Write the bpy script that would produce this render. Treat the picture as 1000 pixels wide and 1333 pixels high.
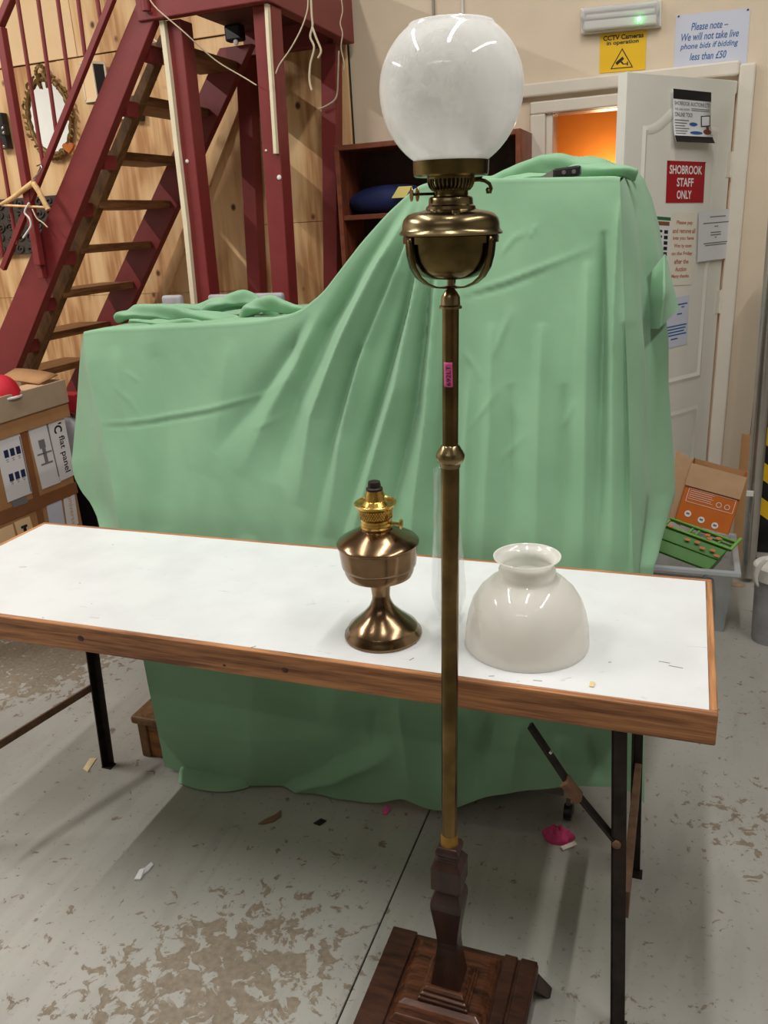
import bpy, bmesh, math, random
import numpy as np
from mathutils import Vector, Matrix, noise
random.seed(7)
S = bpy.context.scene
COL = S.collection
for o in list(bpy.data.objects):
    bpy.data.objects.remove(o)

# ------------------------------------------------------------------ camera
F = 1054.84
YAW, PIT, ROL = (math.radians(a) for a in (20.844, 19.606, -3.357))
CP = Vector((0, 0, 1.52))
_cy, _sy = math.cos(YAW), math.sin(YAW)
FW = Vector((-_sy * math.cos(PIT), _cy * math.cos(PIT), -math.sin(PIT)))
_r0 = Vector((_cy, _sy, 0)); _u0 = _r0.cross(FW)
RT = _r0 * math.cos(ROL) + _u0 * math.sin(ROL)
UP = -_r0 * math.sin(ROL) + _u0 * math.cos(ROL)
cam_d = bpy.data.cameras.new('camera'); cam = bpy.data.objects.new('camera', cam_d); COL.objects.link(cam)
cam_d.sensor_fit = 'HORIZONTAL'; cam_d.sensor_width = 36; cam_d.lens = 36 * F / 1000
cam_d.clip_start = 0.05
M = Matrix((RT, UP, -FW)).transposed().to_4x4(); M.translation = CP
cam.matrix_world = M
S.camera = cam

# ------------------------------------------------------------------ light and exposure
S.view_settings.view_transform = 'Standard'; S.view_settings.look = 'None'
S.view_settings.gamma = 1; S.view_settings.use_curve_mapping = False
S.view_settings.exposure = 0.08
w = bpy.data.worlds.new('world'); S.world = w; w.use_nodes = True
w.node_tree.nodes['Background'].inputs[0].default_value = (0.8, 0.85, 0.9, 1)
w.node_tree.nodes['Background'].inputs[1].default_value = 0.25

def area(name, loc, sx, sy, power, col=(1, 0.97, 0.925), target=None):
    d = bpy.data.lights.new(name, 'AREA'); d.shape = 'RECTANGLE'; d.size = sx; d.size_y = sy
    d.energy = power; d.color = col
    o = bpy.data.objects.new(name, d); COL.objects.link(o); o.location = loc
    if target is not None:
        o.rotation_euler = (Vector(target) - Vector(loc)).to_track_quat('-Z', 'Y').to_euler()
    return o
area('ceiling_tube_left', (-1.9, 1.25, 3.9), 0.12, 2.4, 34)
area('ceiling_tube_middle', (-0.1, 1.3, 3.9), 0.12, 2.4, 50)
area('ceiling_tube_right', (1.7, 1.2, 3.9), 0.12, 2.4, 44)
area('ceiling_tube_stairs', (-4.1, 1.2, 3.7), 0.04, 1.6, 100)
area('rear_fill_light', (-0.6, -2.2, 3.9), 2.4, 0.12, 9)  # added fill light behind the camera, not a known tube

def point(name, loc, power, col, r=0.06):
    d = bpy.data.lights.new(name, 'POINT'); d.energy = power; d.color = col; d.shadow_soft_size = r
    o = bpy.data.objects.new(name, d); COL.objects.link(o); o.location = loc
    return o
point('office_lamp_light', (-0.47, 5.32, 1.66), 9, (1, 0.80, 0.48), 0.1)

# ------------------------------------------------------------------ pixel -> place helpers
def ray(x, y):
    return FW + RT * ((x - 500) / F) - UP * ((y - 666.5) / F)
def at(x, y, Y):
    d = ray(x, y); return CP + d * ((Y - CP.y) / d.y)
def atx(x, y, X):
    d = ray(x, y); return CP + d * ((X - CP.x) / d.x)
def atz(x, y, Z=0.0):
    d = ray(x, y); return CP + d * ((Z - CP.z) / d.z)
def onp(x, y, p, n):
    d = ray(x, y); return CP + d * ((Vector(p) - CP).dot(n) / d.dot(n))

# ------------------------------------------------------------------ materials
def nodes(name):
    m = bpy.data.materials.new(name); m.use_nodes = True
    nt = m.node_tree; return m, nt, nt.nodes['Principled BSDF']
def N(nt, t, **kw):
    n = nt.nodes.new(t)
    for k, v in kw.items():
        if k in n.inputs.keys(): n.inputs[k].default_value = v
        else: setattr(n, k, v)
    return n
def L(nt, a, b): nt.links.new(a, b)
def c4(c): return (c[0], c[1], c[2], 1)
def srgb(r, g, b):
    f = lambda v: ((v / 255 + 0.055) / 1.055) ** 2.4 if v > 10 else v / 255 / 12.92
    return (f(r), f(g), f(b))
def coords(nt, scale=(1, 1, 1), rot=(0, 0, 0)):
    tc = N(nt, 'ShaderNodeTexCoord'); mp = N(nt, 'ShaderNodeMapping')
    mp.inputs['Scale'].default_value = scale; mp.inputs['Rotation'].default_value = rot
    L(nt, tc.outputs['Object'], mp.inputs['Vector']); return mp.outputs[0]
def ramp(nt, fac, stops):
    r = N(nt, 'ShaderNodeValToRGB'); e = r.color_ramp.elements
    while len(e) < len(stops): e.new(0.5)
    for i, (p, c) in enumerate(stops):
        e[i].position = p; e[i].color = c4(c)
    L(nt, fac, r.inputs[0]); return r.outputs[0]
def bump(nt, b, h, strength=0.2, dist=0.01):
    n = N(nt, 'ShaderNodeBump'); n.inputs['Strength'].default_value = strength; n.inputs['Distance'].default_value = dist
    L(nt, h, n.inputs['Height']); L(nt, n.outputs[0], b.inputs['Normal'])
def mat(name, col, rough=0.5, metal=0.0, var=0.12, scale=14, bmp=0.05, **kw):
    m, nt, b = nodes(name)
    v = coords(nt); n = N(nt, 'ShaderNodeTexNoise'); n.inputs['Scale'].default_value = scale; n.inputs['Detail'].default_value = 6
    L(nt, v, n.inputs['Vector'])
    lo = tuple(c * (1 - var) for c in col); hi = tuple(min(1, c * (1 + var)) for c in col)
    L(nt, ramp(nt, n.outputs[0], [(0.3, lo), (0.7, hi)]), b.inputs['Base Color'])
    b.inputs['Roughness'].default_value = rough; b.inputs['Metallic'].default_value = metal
    for k, x in kw.items(): b.inputs[k.replace('_', ' ')].default_value = x
    if bmp: bump(nt, b, n.outputs[0], bmp, 0.004)
    return m
def wood(name, c1, c2, scale=(1, 14, 14), rough=0.55, knots=0, kcol=(0.05, 0.02, 0.01), bmp=0.15, freq=3.0, dist=5.0):
    m, nt, b = nodes(name)
    v = coords(nt, scale)
    n1 = N(nt, 'ShaderNodeTexNoise'); n1.inputs['Scale'].default_value = freq; n1.inputs['Detail'].default_value = 8; n1.inputs['Distortion'].default_value = 0.6
    L(nt, v, n1.inputs['Vector'])
    wv = N(nt, 'ShaderNodeTexNoise'); wv.inputs['Scale'].default_value = freq * dist; wv.inputs['Detail'].default_value = 4
    L(nt, v, wv.inputs['Vector'])
    mx = N(nt, 'ShaderNodeMath', operation='ADD'); L(nt, n1.outputs[0], mx.inputs[0])
    ml = N(nt, 'ShaderNodeMath', operation='MULTIPLY'); ml.inputs[1].default_value = 0.4; L(nt, wv.outputs[0], ml.inputs[0]); L(nt, ml.outputs[0], mx.inputs[1])
    mid = tuple((a + d) / 2 for a, d in zip(c1, c2))
    colr = ramp(nt, mx.outputs[0], [(0.5, c1), (0.68, mid), (0.86, c2)])
    if knots:
        vk = coords(nt); vo = N(nt, 'ShaderNodeTexVoronoi'); vo.inputs['Scale'].default_value = knots
        L(nt, vk, vo.inputs['Vector'])
        km = ramp(nt, vo.outputs['Distance'], [(0.05, (1, 1, 1)), (0.13, (0, 0, 0))])
        mixn = N(nt, 'ShaderNodeMix', data_type='RGBA'); L(nt, km, mixn.inputs['Factor'])
        L(nt, colr, mixn.inputs[6]); mixn.inputs[7].default_value = c4(kcol); colr = mixn.outputs[2]
    L(nt, colr, b.inputs['Base Color']); b.inputs['Roughness'].default_value = rough
    bump(nt, b, mx.outputs[0], bmp, 0.003)
    return m

def plywood(name):
    m, nt, b = nodes(name)
    v = coords(nt, (1, 1, 0.28))
    n = N(nt, 'ShaderNodeTexNoise'); n.inputs['Scale'].default_value = 2.6; n.inputs['Detail'].default_value = 3; L(nt, v, n.inputs['Vector'])
    mul = N(nt, 'ShaderNodeMath', operation='MULTIPLY'); mul.inputs[1].default_value = 26; L(nt, n.outputs[0], mul.inputs[0])
    si = N(nt, 'ShaderNodeMath', operation='SINE'); L(nt, mul.outputs[0], si.inputs[0])
    g = N(nt, 'ShaderNodeTexNoise'); g.inputs['Scale'].default_value = 40; g.inputs['Detail'].default_value = 5
    v2 = coords(nt, (1, 1, 0.08)); L(nt, v2, g.inputs['Vector'])
    ad = N(nt, 'ShaderNodeMath', operation='MULTIPLY_ADD'); ad.inputs[1].default_value = 0.28; L(nt, si.outputs[0], ad.inputs[0]); L(nt, g.outputs[0], ad.inputs[2])
    colr = ramp(nt, ad.outputs[0], [(0.15, srgb(184, 132, 84)), (0.45, srgb(222, 178, 126)), (0.8, srgb(236, 198, 148))])
    vo = N(nt, 'ShaderNodeTexVoronoi'); vo.inputs['Scale'].default_value = 6.5; L(nt, coords(nt, (1, 1, 0.8)), vo.inputs['Vector'])
    km = ramp(nt, vo.outputs['Distance'], [(0.06, (1, 1, 1)), (0.12, (0, 0, 0))])
    mx = N(nt, 'ShaderNodeMix', data_type='RGBA'); L(nt, km, mx.inputs['Factor']); L(nt, colr, mx.inputs[6]); mx.inputs[7].default_value = c4(srgb(92, 52, 26))
    L(nt, mx.outputs[2], b.inputs['Base Color']); b.inputs['Roughness'].default_value = 0.65
    bump(nt, b, ad.outputs[0], 0.1, 0.002)
    return m

def floor_material():
    m, nt, b = nodes('painted_concrete')
    v = coords(nt)
    big = N(nt, 'ShaderNodeTexNoise'); big.inputs['Scale'].default_value = 1.6; big.inputs['Detail'].default_value = 5; L(nt, v, big.inputs['Vector'])
    fine = N(nt, 'ShaderNodeTexNoise'); fine.inputs['Scale'].default_value = 27; fine.inputs['Detail'].default_value = 9; fine.inputs['Roughness'].default_value = 0.62
    fine.inputs['Distortion'].default_value = 0.5; L(nt, v, fine.inputs['Vector'])
    # where the grey paint has worn away
    tot = None
    for (x, y, r, k) in ((-0.80, 1.12, 0.42, 0.18), (-2.3, 2.15, 0.6, 0.30), (-1.0, 0.95, 0.4, 0.11), (0.22, 1.9, 0.3, 0.10), (0.05, 1.25, 0.25, 0.07), (0.35, 2.5, 0.5, 0.05)):
        dn = N(nt, 'ShaderNodeVectorMath', operation='DISTANCE'); dn.inputs[1].default_value = (x, y, 0); L(nt, v, dn.inputs[0])
        mr = N(nt, 'ShaderNodeMapRange'); mr.interpolation_type = 'SMOOTHSTEP'
        mr.inputs[1].default_value = 0; mr.inputs[2].default_value = r; mr.inputs[3].default_value = k; mr.inputs[4].default_value = 0
        L(nt, dn.outputs['Value'], mr.inputs[0])
        if tot is None: tot = mr.outputs[0]
        else:
            a = N(nt, 'ShaderNodeMath', operation='ADD'); L(nt, tot, a.inputs[0]); L(nt, mr.outputs[0], a.inputs[1]); tot = a.outputs[0]
    a1 = N(nt, 'ShaderNodeMath', operation='ADD'); L(nt, fine.outputs[0], a1.inputs[0]); L(nt, tot, a1.inputs[1])
    a2 = N(nt, 'ShaderNodeMath', operation='MULTIPLY_ADD'); a2.inputs[1].default_value = 0.16; L(nt, big.outputs[0], a2.inputs[0]); L(nt, a1.outputs[0], a2.inputs[2])
    mask = ramp(nt, a2.outputs[0], [(0.715, (0, 0, 0)), (0.742, (1, 1, 1))])
    paint = ramp(nt, big.outputs[0], [(0.3, srgb(158, 156, 149)), (0.7, srgb(175, 172, 165))])
    spk = N(nt, 'ShaderNodeTexNoise'); spk.inputs['Scale'].default_value = 70; spk.inputs['Detail'].default_value = 4; L(nt, v, spk.inputs['Vector'])
    sm = ramp(nt, spk.outputs[0], [(0.62, (1, 1, 1)), (0.75, (0.62, 0.60, 0.57))])
    mm = N(nt, 'ShaderNodeMix', data_type='RGBA', blend_type='MULTIPLY'); mm.inputs['Factor'].default_value = 1; L(nt, paint, mm.inputs[6]); L(nt, sm, mm.inputs[7])
    bare = ramp(nt, spk.outputs[0], [(0.3, srgb(122, 110, 94)), (0.7, srgb(144, 132, 116))])
    mx = N(nt, 'ShaderNodeMix', data_type='RGBA'); L(nt, mask, mx.inputs['Factor']); L(nt, mm.outputs[2], mx.inputs[6]); L(nt, bare, mx.inputs[7])
    # scuffs
    sc = N(nt, 'ShaderNodeTexNoise'); sc.inputs['Scale'].default_value = 5; sc.inputs['Detail'].default_value = 8; sc.inputs['Distortion'].default_value = 2.5
    L(nt, coords(nt, (1, 0.25, 1), (0, 0, 0.6)), sc.inputs['Vector'])
    sr = ramp(nt, sc.outputs[0], [(0.40, (0.72, 0.70, 0.67)), (0.52, (1, 1, 1))])
    m2 = N(nt, 'ShaderNodeMix', data_type='RGBA', blend_type='MULTIPLY'); m2.inputs['Factor'].default_value = 0.28; L(nt, mx.outputs[2], m2.inputs[6]); L(nt, sr, m2.inputs[7])
    L(nt, m2.outputs[2], b.inputs['Base Color'])
    rr = N(nt, 'ShaderNodeMapRange'); rr.inputs[3].default_value = 0.42; rr.inputs[4].default_value = 0.8; L(nt, mask, rr.inputs[0]); L(nt, rr.outputs[0], b.inputs['Roughness'])
    inv = N(nt, 'ShaderNodeMath', operation='SUBTRACT'); inv.inputs[0].default_value = 1; L(nt, mask, inv.inputs[1])
    hb = N(nt, 'ShaderNodeMath', operation='MULTIPLY_ADD'); hb.inputs[1].default_value = 0.25; L(nt, spk.outputs[0], hb.inputs[0]); L(nt, inv.outputs[0], hb.inputs[2])
    bump(nt, b, hb.outputs[0], 0.35, 0.002)
    return m

def cloth_material():
    m, nt, b = nodes('green_cotton')
    v = coords(nt)
    n = N(nt, 'ShaderNodeTexNoise'); n.inputs['Scale'].default_value = 5; n.inputs['Detail'].default_value = 5; L(nt, v, n.inputs['Vector'])
    L(nt, ramp(nt, n.outputs[0], [(0.3, srgb(126, 169, 133)), (0.7, srgb(136, 179, 143))]), b.inputs['Base Color'])
    b.inputs['Roughness'].default_value = 0.75; b.inputs['Sheen Weight'].default_value = 0.15
    f = N(nt, 'ShaderNodeTexNoise'); f.inputs['Scale'].default_value = 26; f.inputs['Detail'].default_value = 6; L(nt, v, f.inputs['Vector'])
    bump(nt, b, f.outputs[0], 0.12, 0.006)
    return m

def brass_material(name, c1, c2, rough, scale=18):
    m, nt, b = nodes(name)
    v = coords(nt); n = N(nt, 'ShaderNodeTexNoise'); n.inputs['Scale'].default_value = scale; n.inputs['Detail'].default_value = 7; L(nt, v, n.inputs['Vector'])
    L(nt, ramp(nt, n.outputs[0], [(0.35, c1), (0.65, c2)]), b.inputs['Base Color'])
    b.inputs['Metallic'].default_value = 1
    mr = N(nt, 'ShaderNodeMapRange'); mr.inputs[3].default_value = rough * 0.7; mr.inputs[4].default_value = rough * 1.4; L(nt, n.outputs[0], mr.inputs[0]); L(nt, mr.outputs[0], b.inputs['Roughness'])
    return m

def glass_mix(name, col, opacity_node=None, opac=0.1, rough=0.05, trans=0.4, spec=0.04, edge=0.4):
    """diffuse/translucent body mixed with clear, under a glossy coat"""
    m = bpy.data.materials.new(name); m.use_nodes = True; nt = m.node_tree
    for n in list(nt.nodes): nt.nodes.remove(n)
    out = N(nt, 'ShaderNodeOutputMaterial')
    df = N(nt, 'ShaderNodeBsdfDiffuse'); tl = N(nt, 'ShaderNodeBsdfTranslucent'); tr = N(nt, 'ShaderNodeBsdfTransparent'); gl = N(nt, 'ShaderNodeBsdfGlossy')
    df.inputs[0].default_value = c4(col); tl.inputs[0].default_value = c4(col); tr.inputs[0].default_value = (0.97, 0.97, 0.97, 1)
    gl.inputs['Roughness'].default_value = rough; gl.inputs[0].default_value = (1, 1, 1, 1)
    a = N(nt, 'ShaderNodeMixShader'); a.inputs[0].default_value = trans; L(nt, df.outputs[0], a.inputs[1]); L(nt, tl.outputs[0], a.inputs[2])
    bb = N(nt, 'ShaderNodeMixShader'); bb.inputs[0].default_value = opac; L(nt, tr.outputs[0], bb.inputs[1]); L(nt, a.outputs[0], bb.inputs[2])
    if opacity_node: L(nt, opacity_node(nt), bb.inputs[0])
    lw = N(nt, 'ShaderNodeLayerWeight'); lw.inputs[0].default_value = 0.5
    pw = N(nt, 'ShaderNodeMath', operation='POWER'); pw.inputs[1].default_value = 4.0; L(nt, lw.outputs['Facing'], pw.inputs[0])
    fr = N(nt, 'ShaderNodeMath', operation='MULTIPLY_ADD'); fr.inputs[1].default_value = edge; fr.inputs[2].default_value = spec; L(nt, pw.outputs[0], fr.inputs[0])
    cc = N(nt, 'ShaderNodeMixShader'); L(nt, fr.outputs[0], cc.inputs[0]); L(nt, bb.outputs[0], cc.inputs[1]); L(nt, gl.outputs[0], cc.inputs[2])
    L(nt, cc.outputs[0], out.inputs[0])
    return m
def globe_opacity(nt):
    tc = N(nt, 'ShaderNodeTexCoord'); sp = N(nt, 'ShaderNodeSeparateXYZ'); L(nt, tc.outputs['Object'], sp.inputs[0])
    # frosted to the foot and the shoulder, clearer in a band around the belly; etched flowers
    mr = ramp_val(nt, sp.outputs[2], [(1.60, 0.93), (1.635, 0.88), (1.665, 0.56), (1.70, 0.52), (1.74, 0.68), (1.76, 0.80)])
    v = N(nt, 'ShaderNodeMapping'); L(nt, tc.outputs['Object'], v.inputs['Vector'])
    n = N(nt, 'ShaderNodeTexNoise'); n.inputs['Scale'].default_value = 34; n.inputs['Detail'].default_value = 2; n.inputs['Distortion'].default_value = 1.6; L(nt, v.outputs[0], n.inputs['Vector'])
    d = N(nt, 'ShaderNodeVectorMath', operation='DISTANCE'); d.inputs[1].default_value = (0.045, -0.08, 1.69); L(nt, tc.outputs['Object'], d.inputs[0])
    mk = ramp_val(nt, d.outputs['Value'], [(0.02, 1.0), (0.06, 0.0)])
    st = ramp_val(nt, n.outputs[0], [(0.47, 0.0), (0.53, 0.45)])
    mu = N(nt, 'ShaderNodeMath', operation='MULTIPLY'); L(nt, mk, mu.inputs[0]); L(nt, st, mu.inputs[1])
    n2 = N(nt, 'ShaderNodeTexNoise'); n2.inputs['Scale'].default_value = 22
    mp = N(nt, 'ShaderNodeMapping'); mp.inputs['Scale'].default_value = (1, 1, 0.25); L(nt, tc.outputs['Object'], mp.inputs['Vector']); L(nt, mp.outputs[0], n2.inputs['Vector'])
    sw = ramp_val(nt, n2.outputs[0], [(0.35, -0.12), (0.65, 0.12)])
    a = N(nt, 'ShaderNodeMath', operation='ADD'); L(nt, mr, a.inputs[0]); L(nt, mu.outputs[0], a.inputs[1])
    a2 = N(nt, 'ShaderNodeMath', operation='ADD', use_clamp=True); L(nt, a.outputs[0], a2.inputs[0]); L(nt, sw, a2.inputs[1])
    return a2.outputs[0]
def ramp_val(nt, fac, stops):
    fc = N(nt, 'ShaderNodeFloatCurve'); lo, hi = stops[0][0], stops[-1][0]
    mr = N(nt, 'ShaderNodeMapRange'); mr.inputs[1].default_value = lo; mr.inputs[2].default_value = hi; L(nt, fac, mr.inputs[0])
    vals = [s[1] for s in stops]; mn, mxv = min(vals), max(vals)
    cm = fc.mapping.curves[0]
    while len(cm.points) < len(stops): cm.points.new(0.5, 0.5)
    for i, (p, v) in enumerate(stops):
        cm.points[i].location = ((p - lo) / (hi - lo), (v - mn) / (mxv - mn)); cm.points[i].handle_type = 'VECTOR'
    fc.mapping.update()
    L(nt, mr.outputs[0], fc.inputs['Value'])
    o = N(nt, 'ShaderNodeMapRange'); o.inputs[3].default_value = mn; o.inputs[4].default_value = mxv; L(nt, fc.outputs[0], o.inputs[0])
    return o.outputs[0]

def emit(name, col, s):
    m, nt, b = nodes(name); b.inputs['Base Color'].default_value = c4(col); b.inputs['Emission Color'].default_value = c4(col); b.inputs['Emission Strength'].default_value = s
    return m

RED = mat('red_paint', srgb(126, 42, 42), 0.5, var=0.08)
CREAM = mat('cream_wall_paint', srgb(224, 206, 182), 0.8, var=0.03, scale=6)
WALLW = mat('white_wall_paint', srgb(238, 236, 230), 0.7, var=0.02)
WALLG = mat('grey_wall_paint', srgb(176, 172, 162), 0.8, var=0.06, scale=2)
CREAM2 = mat('cream_board', srgb(240, 206, 160), 0.75, var=0.05, scale=5)
PLY = plywood('plywood')
FLOOR = floor_material()
CLOTH = cloth_material()
PINE = wood('stained_pine', srgb(116, 70, 42), srgb(196, 136, 88), (1.2, 26, 26), 0.5, knots=0, bmp=0.3)
PINEY = wood('stained_pine_end', srgb(128, 80, 48), srgb(202, 146, 98), (26, 1.2, 26), 0.5, bmp=0.3)
TREAD = wood('tread_timber', srgb(96, 62, 34), srgb(150, 104, 62), (20, 1.5, 20), 0.6)
RAFTER = wood('stair_timber', srgb(92, 62, 34), srgb(134, 96, 56), (10, 10, 3), 0.6)
MAHOG = wood('mahogany', srgb(88, 42, 28), srgb(142, 76, 50), (2, 12, 3), 0.45)
MAHOGD = wood('dark_mahogany', srgb(48, 22, 18), srgb(78, 38, 28), (2, 12, 3), 0.5)
OAK = wood('dark_oak', srgb(38, 21, 16), srgb(74, 43, 30), (3, 16, 16), 0.28, bmp=0.12)
OAKC = wood('dark_oak_column', srgb(42, 25, 20), srgb(66, 40, 32), (14, 14, 2), 0.3, bmp=0.08)
OAKR = wood('figured_oak', srgb(48, 25, 16), srgb(98, 58, 36), (3, 18, 18), 0.26, bmp=0.12)
WHITEP = mat('white_gloss_paint', srgb(226, 218, 204), 0.35, var=0.04, scale=8)
DOORP = mat('off_white_door_paint', srgb(232, 230, 219), 0.42, var=0.03, scale=5)
DOOR_EDGE = mat('door_edge_paint', srgb(232, 230, 222), 0.4, var=0.03)
ORANGE = mat('orange_wall_paint', srgb(214, 128, 44), 0.8, var=0.03)
IRON = mat('rusty_iron', srgb(48, 40, 36), 0.5, 0.6, var=0.5, scale=26, bmp=0.2)
RUST = mat('rust_brown_iron', srgb(112, 82, 60), 0.75, 0.1, var=0.3, scale=40, bmp=0.25)
BLACK = mat('black_plastic', srgb(22, 22, 24), 0.35, var=0.2)
DARK = mat('dark_void_paint', srgb(26, 24, 24), 0.8)
PAPER = mat('white_paper', srgb(226, 226, 228), 0.7, var=0.02, scale=4)
PAPERB = mat('bluish_paper', srgb(206, 210, 226), 0.6, var=0.02, scale=4)
PAPERC = mat('cream_paper', srgb(232, 226, 210), 0.7, var=0.02, scale=4)
YEL = mat('yellow_sign', srgb(238, 190, 20), 0.4, var=0.02)
REDS = mat('red_sign', srgb(172, 22, 36), 0.45, var=0.03)
INKK = mat('black_ink', srgb(24, 22, 24), 0.6, var=0.05, bmp=0)
INKB = mat('blue_ink', srgb(40, 96, 160), 0.6, var=0.05, bmp=0)
INKR = mat('faded_red_ink', srgb(196, 112, 92), 0.6, var=0.05, bmp=0)
INKW = mat('white_ink', srgb(238, 234, 232), 0.6, var=0.03, bmp=0)
INKO = mat('orange_ink', srgb(214, 150, 70), 0.6, var=0.03, bmp=0)
INKG = mat('grey_ink', srgb(120, 120, 124), 0.6, var=0.05, bmp=0)
GREENI = mat('green_ink', srgb(38, 110, 60), 0.6, var=0.05, bmp=0)
PINK = mat('pink_paper', srgb(226, 96, 160), 0.6, var=0.08)
PINKD = mat('crumpled_pink_paper', srgb(196, 60, 110), 0.7, var=0.2)
CARD = mat('brown_cardboard', srgb(172, 128, 84), 0.8, var=0.08)
CARDL = mat('pale_cardboard', srgb(196, 158, 122), 0.8, var=0.06)
CARDG = mat('greyish_cardboard', srgb(172, 152, 128), 0.8, var=0.06)
TAPE = mat('brown_parcel_tape', srgb(134, 88, 54), 0.3, var=0.08)
CARDO = mat('orange_printed_card', srgb(206, 108, 36), 0.5, var=0.05)
GREENP = mat('green_plastic', srgb(62, 122, 30), 0.42, var=0.08)
GREENL = mat('light_green_plastic', srgb(110, 172, 62), 0.42, var=0.08)
STEEL = mat('galvanised_steel', srgb(190, 186, 180), 0.22, 0.9, var=0.1)
GREYM = mat('grey_metal', srgb(140, 136, 128), 0.4, 0.7, var=0.1)
STRING = mat('pale_string', srgb(198, 182, 156), 0.9, var=0.1)
CREAMW = mat('bare_cream_timber', srgb(232, 218, 188), 0.7, var=0.06)
HANGER = wood('beech', srgb(206, 160, 104), srgb(236, 198, 142), (6, 6, 6), 0.4)
GILT = mat('tarnished_gilt', srgb(116, 88, 44), 0.5, 0.5, var=0.45, scale=60, bmp=0.4)
CARVED = mat('dark_carved_resin', srgb(62, 52, 46), 0.55, var=0.35, scale=40, bmp=0.3)
NAVY = mat('navy_fabric', srgb(20, 34, 84), 0.7, var=0.15)
REDF = mat('red_fabric', srgb(196, 22, 44), 0.7, var=0.12)
GREYP = mat('grey_wrapping', srgb(168, 168, 172), 0.45, var=0.2)
WHITEPL = mat('white_plastic', srgb(226, 224, 218), 0.4, var=0.03)
BRASS = brass_material('aged_brass', srgb(118, 102, 72), srgb(164, 146, 110), 0.24)
BRASSD = brass_material('dark_aged_brass', srgb(84, 72, 42), srgb(122, 106, 66), 0.22)
BRASSP = brass_material('brass_pole', srgb(88, 70, 42), srgb(126, 104, 66), 0.15)
BRASSG = brass_material('bright_brass', srgb(196, 156, 76), srgb(220, 184, 104), 0.25, 60)
BRONZE = brass_material('bronze', srgb(116, 92, 68), srgb(146, 120, 92), 0.19)
BRASSO = mat('old_gold_collar', srgb(168, 128, 50), 0.45, 0.6, var=0.2)
GLASS = glass_mix('clear_glass', (0.92, 0.96, 0.95), opac=0.04, rough=0.02, spec=0.03, edge=0.30)
GLOBE = glass_mix('etched_milk_glass', (0.99, 0.99, 0.98), globe_opacity, rough=0.06, trans=0.5)
OPAL = glass_mix('opal_glass', (1.0, 0.985, 0.95), opac=0.96, rough=0.06, trans=0.58)
CLEARPL = glass_mix('clear_grey_plastic', (0.78, 0.84, 0.88), opac=0.24, rough=0.2)
TUBRIM = glass_mix('cloudy_plastic_rim', (0.78, 0.84, 0.88), opac=0.6, rough=0.15, trans=0.3)
DIFFUSER = glass_mix('clear_diffuser', (0.93, 0.93, 0.95), opac=0.45, rough=0.12)
MIRROR = mat('mirror_glass', (0.86, 0.86, 0.85), 0.04, 1.0, var=0.0, bmp=0)
def tabletop_material():
    m, nt, b = nodes('white_melamine')
    v = coords(nt)
    n = N(nt, 'ShaderNodeTexNoise'); n.inputs['Scale'].default_value = 9; n.inputs['Detail'].default_value = 8; L(nt, v, n.inputs['Vector'])
    base = ramp(nt, n.outputs[0], [(0.3, srgb(216, 218, 219)), (0.6, srgb(224, 226, 227))])
    s = N(nt, 'ShaderNodeTexNoise'); s.inputs['Scale'].default_value = 30; s.inputs['Detail'].default_value = 3; s.inputs['Distortion'].default_value = 1.5
    L(nt, coords(nt, (0.5, 1.6, 1), (0, 0, 0.35)), s.inputs['Vector'])
    sm = ramp(nt, s.outputs[0], [(0.70, (1, 1, 1)), (0.78, (0.62, 0.60, 0.57))])
    mm = N(nt, 'ShaderNodeMix', data_type='RGBA', blend_type='MULTIPLY'); mm.inputs['Factor'].default_value = 0.8; L(nt, base, mm.inputs[6]); L(nt, sm, mm.inputs[7])
    L(nt, mm.outputs[2], b.inputs['Base Color']); b.inputs['Roughness'].default_value = 0.4
    bump(nt, b, n.outputs[0], 0.04, 0.002)
    return m
MELAMINE = tabletop_material()

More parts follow.
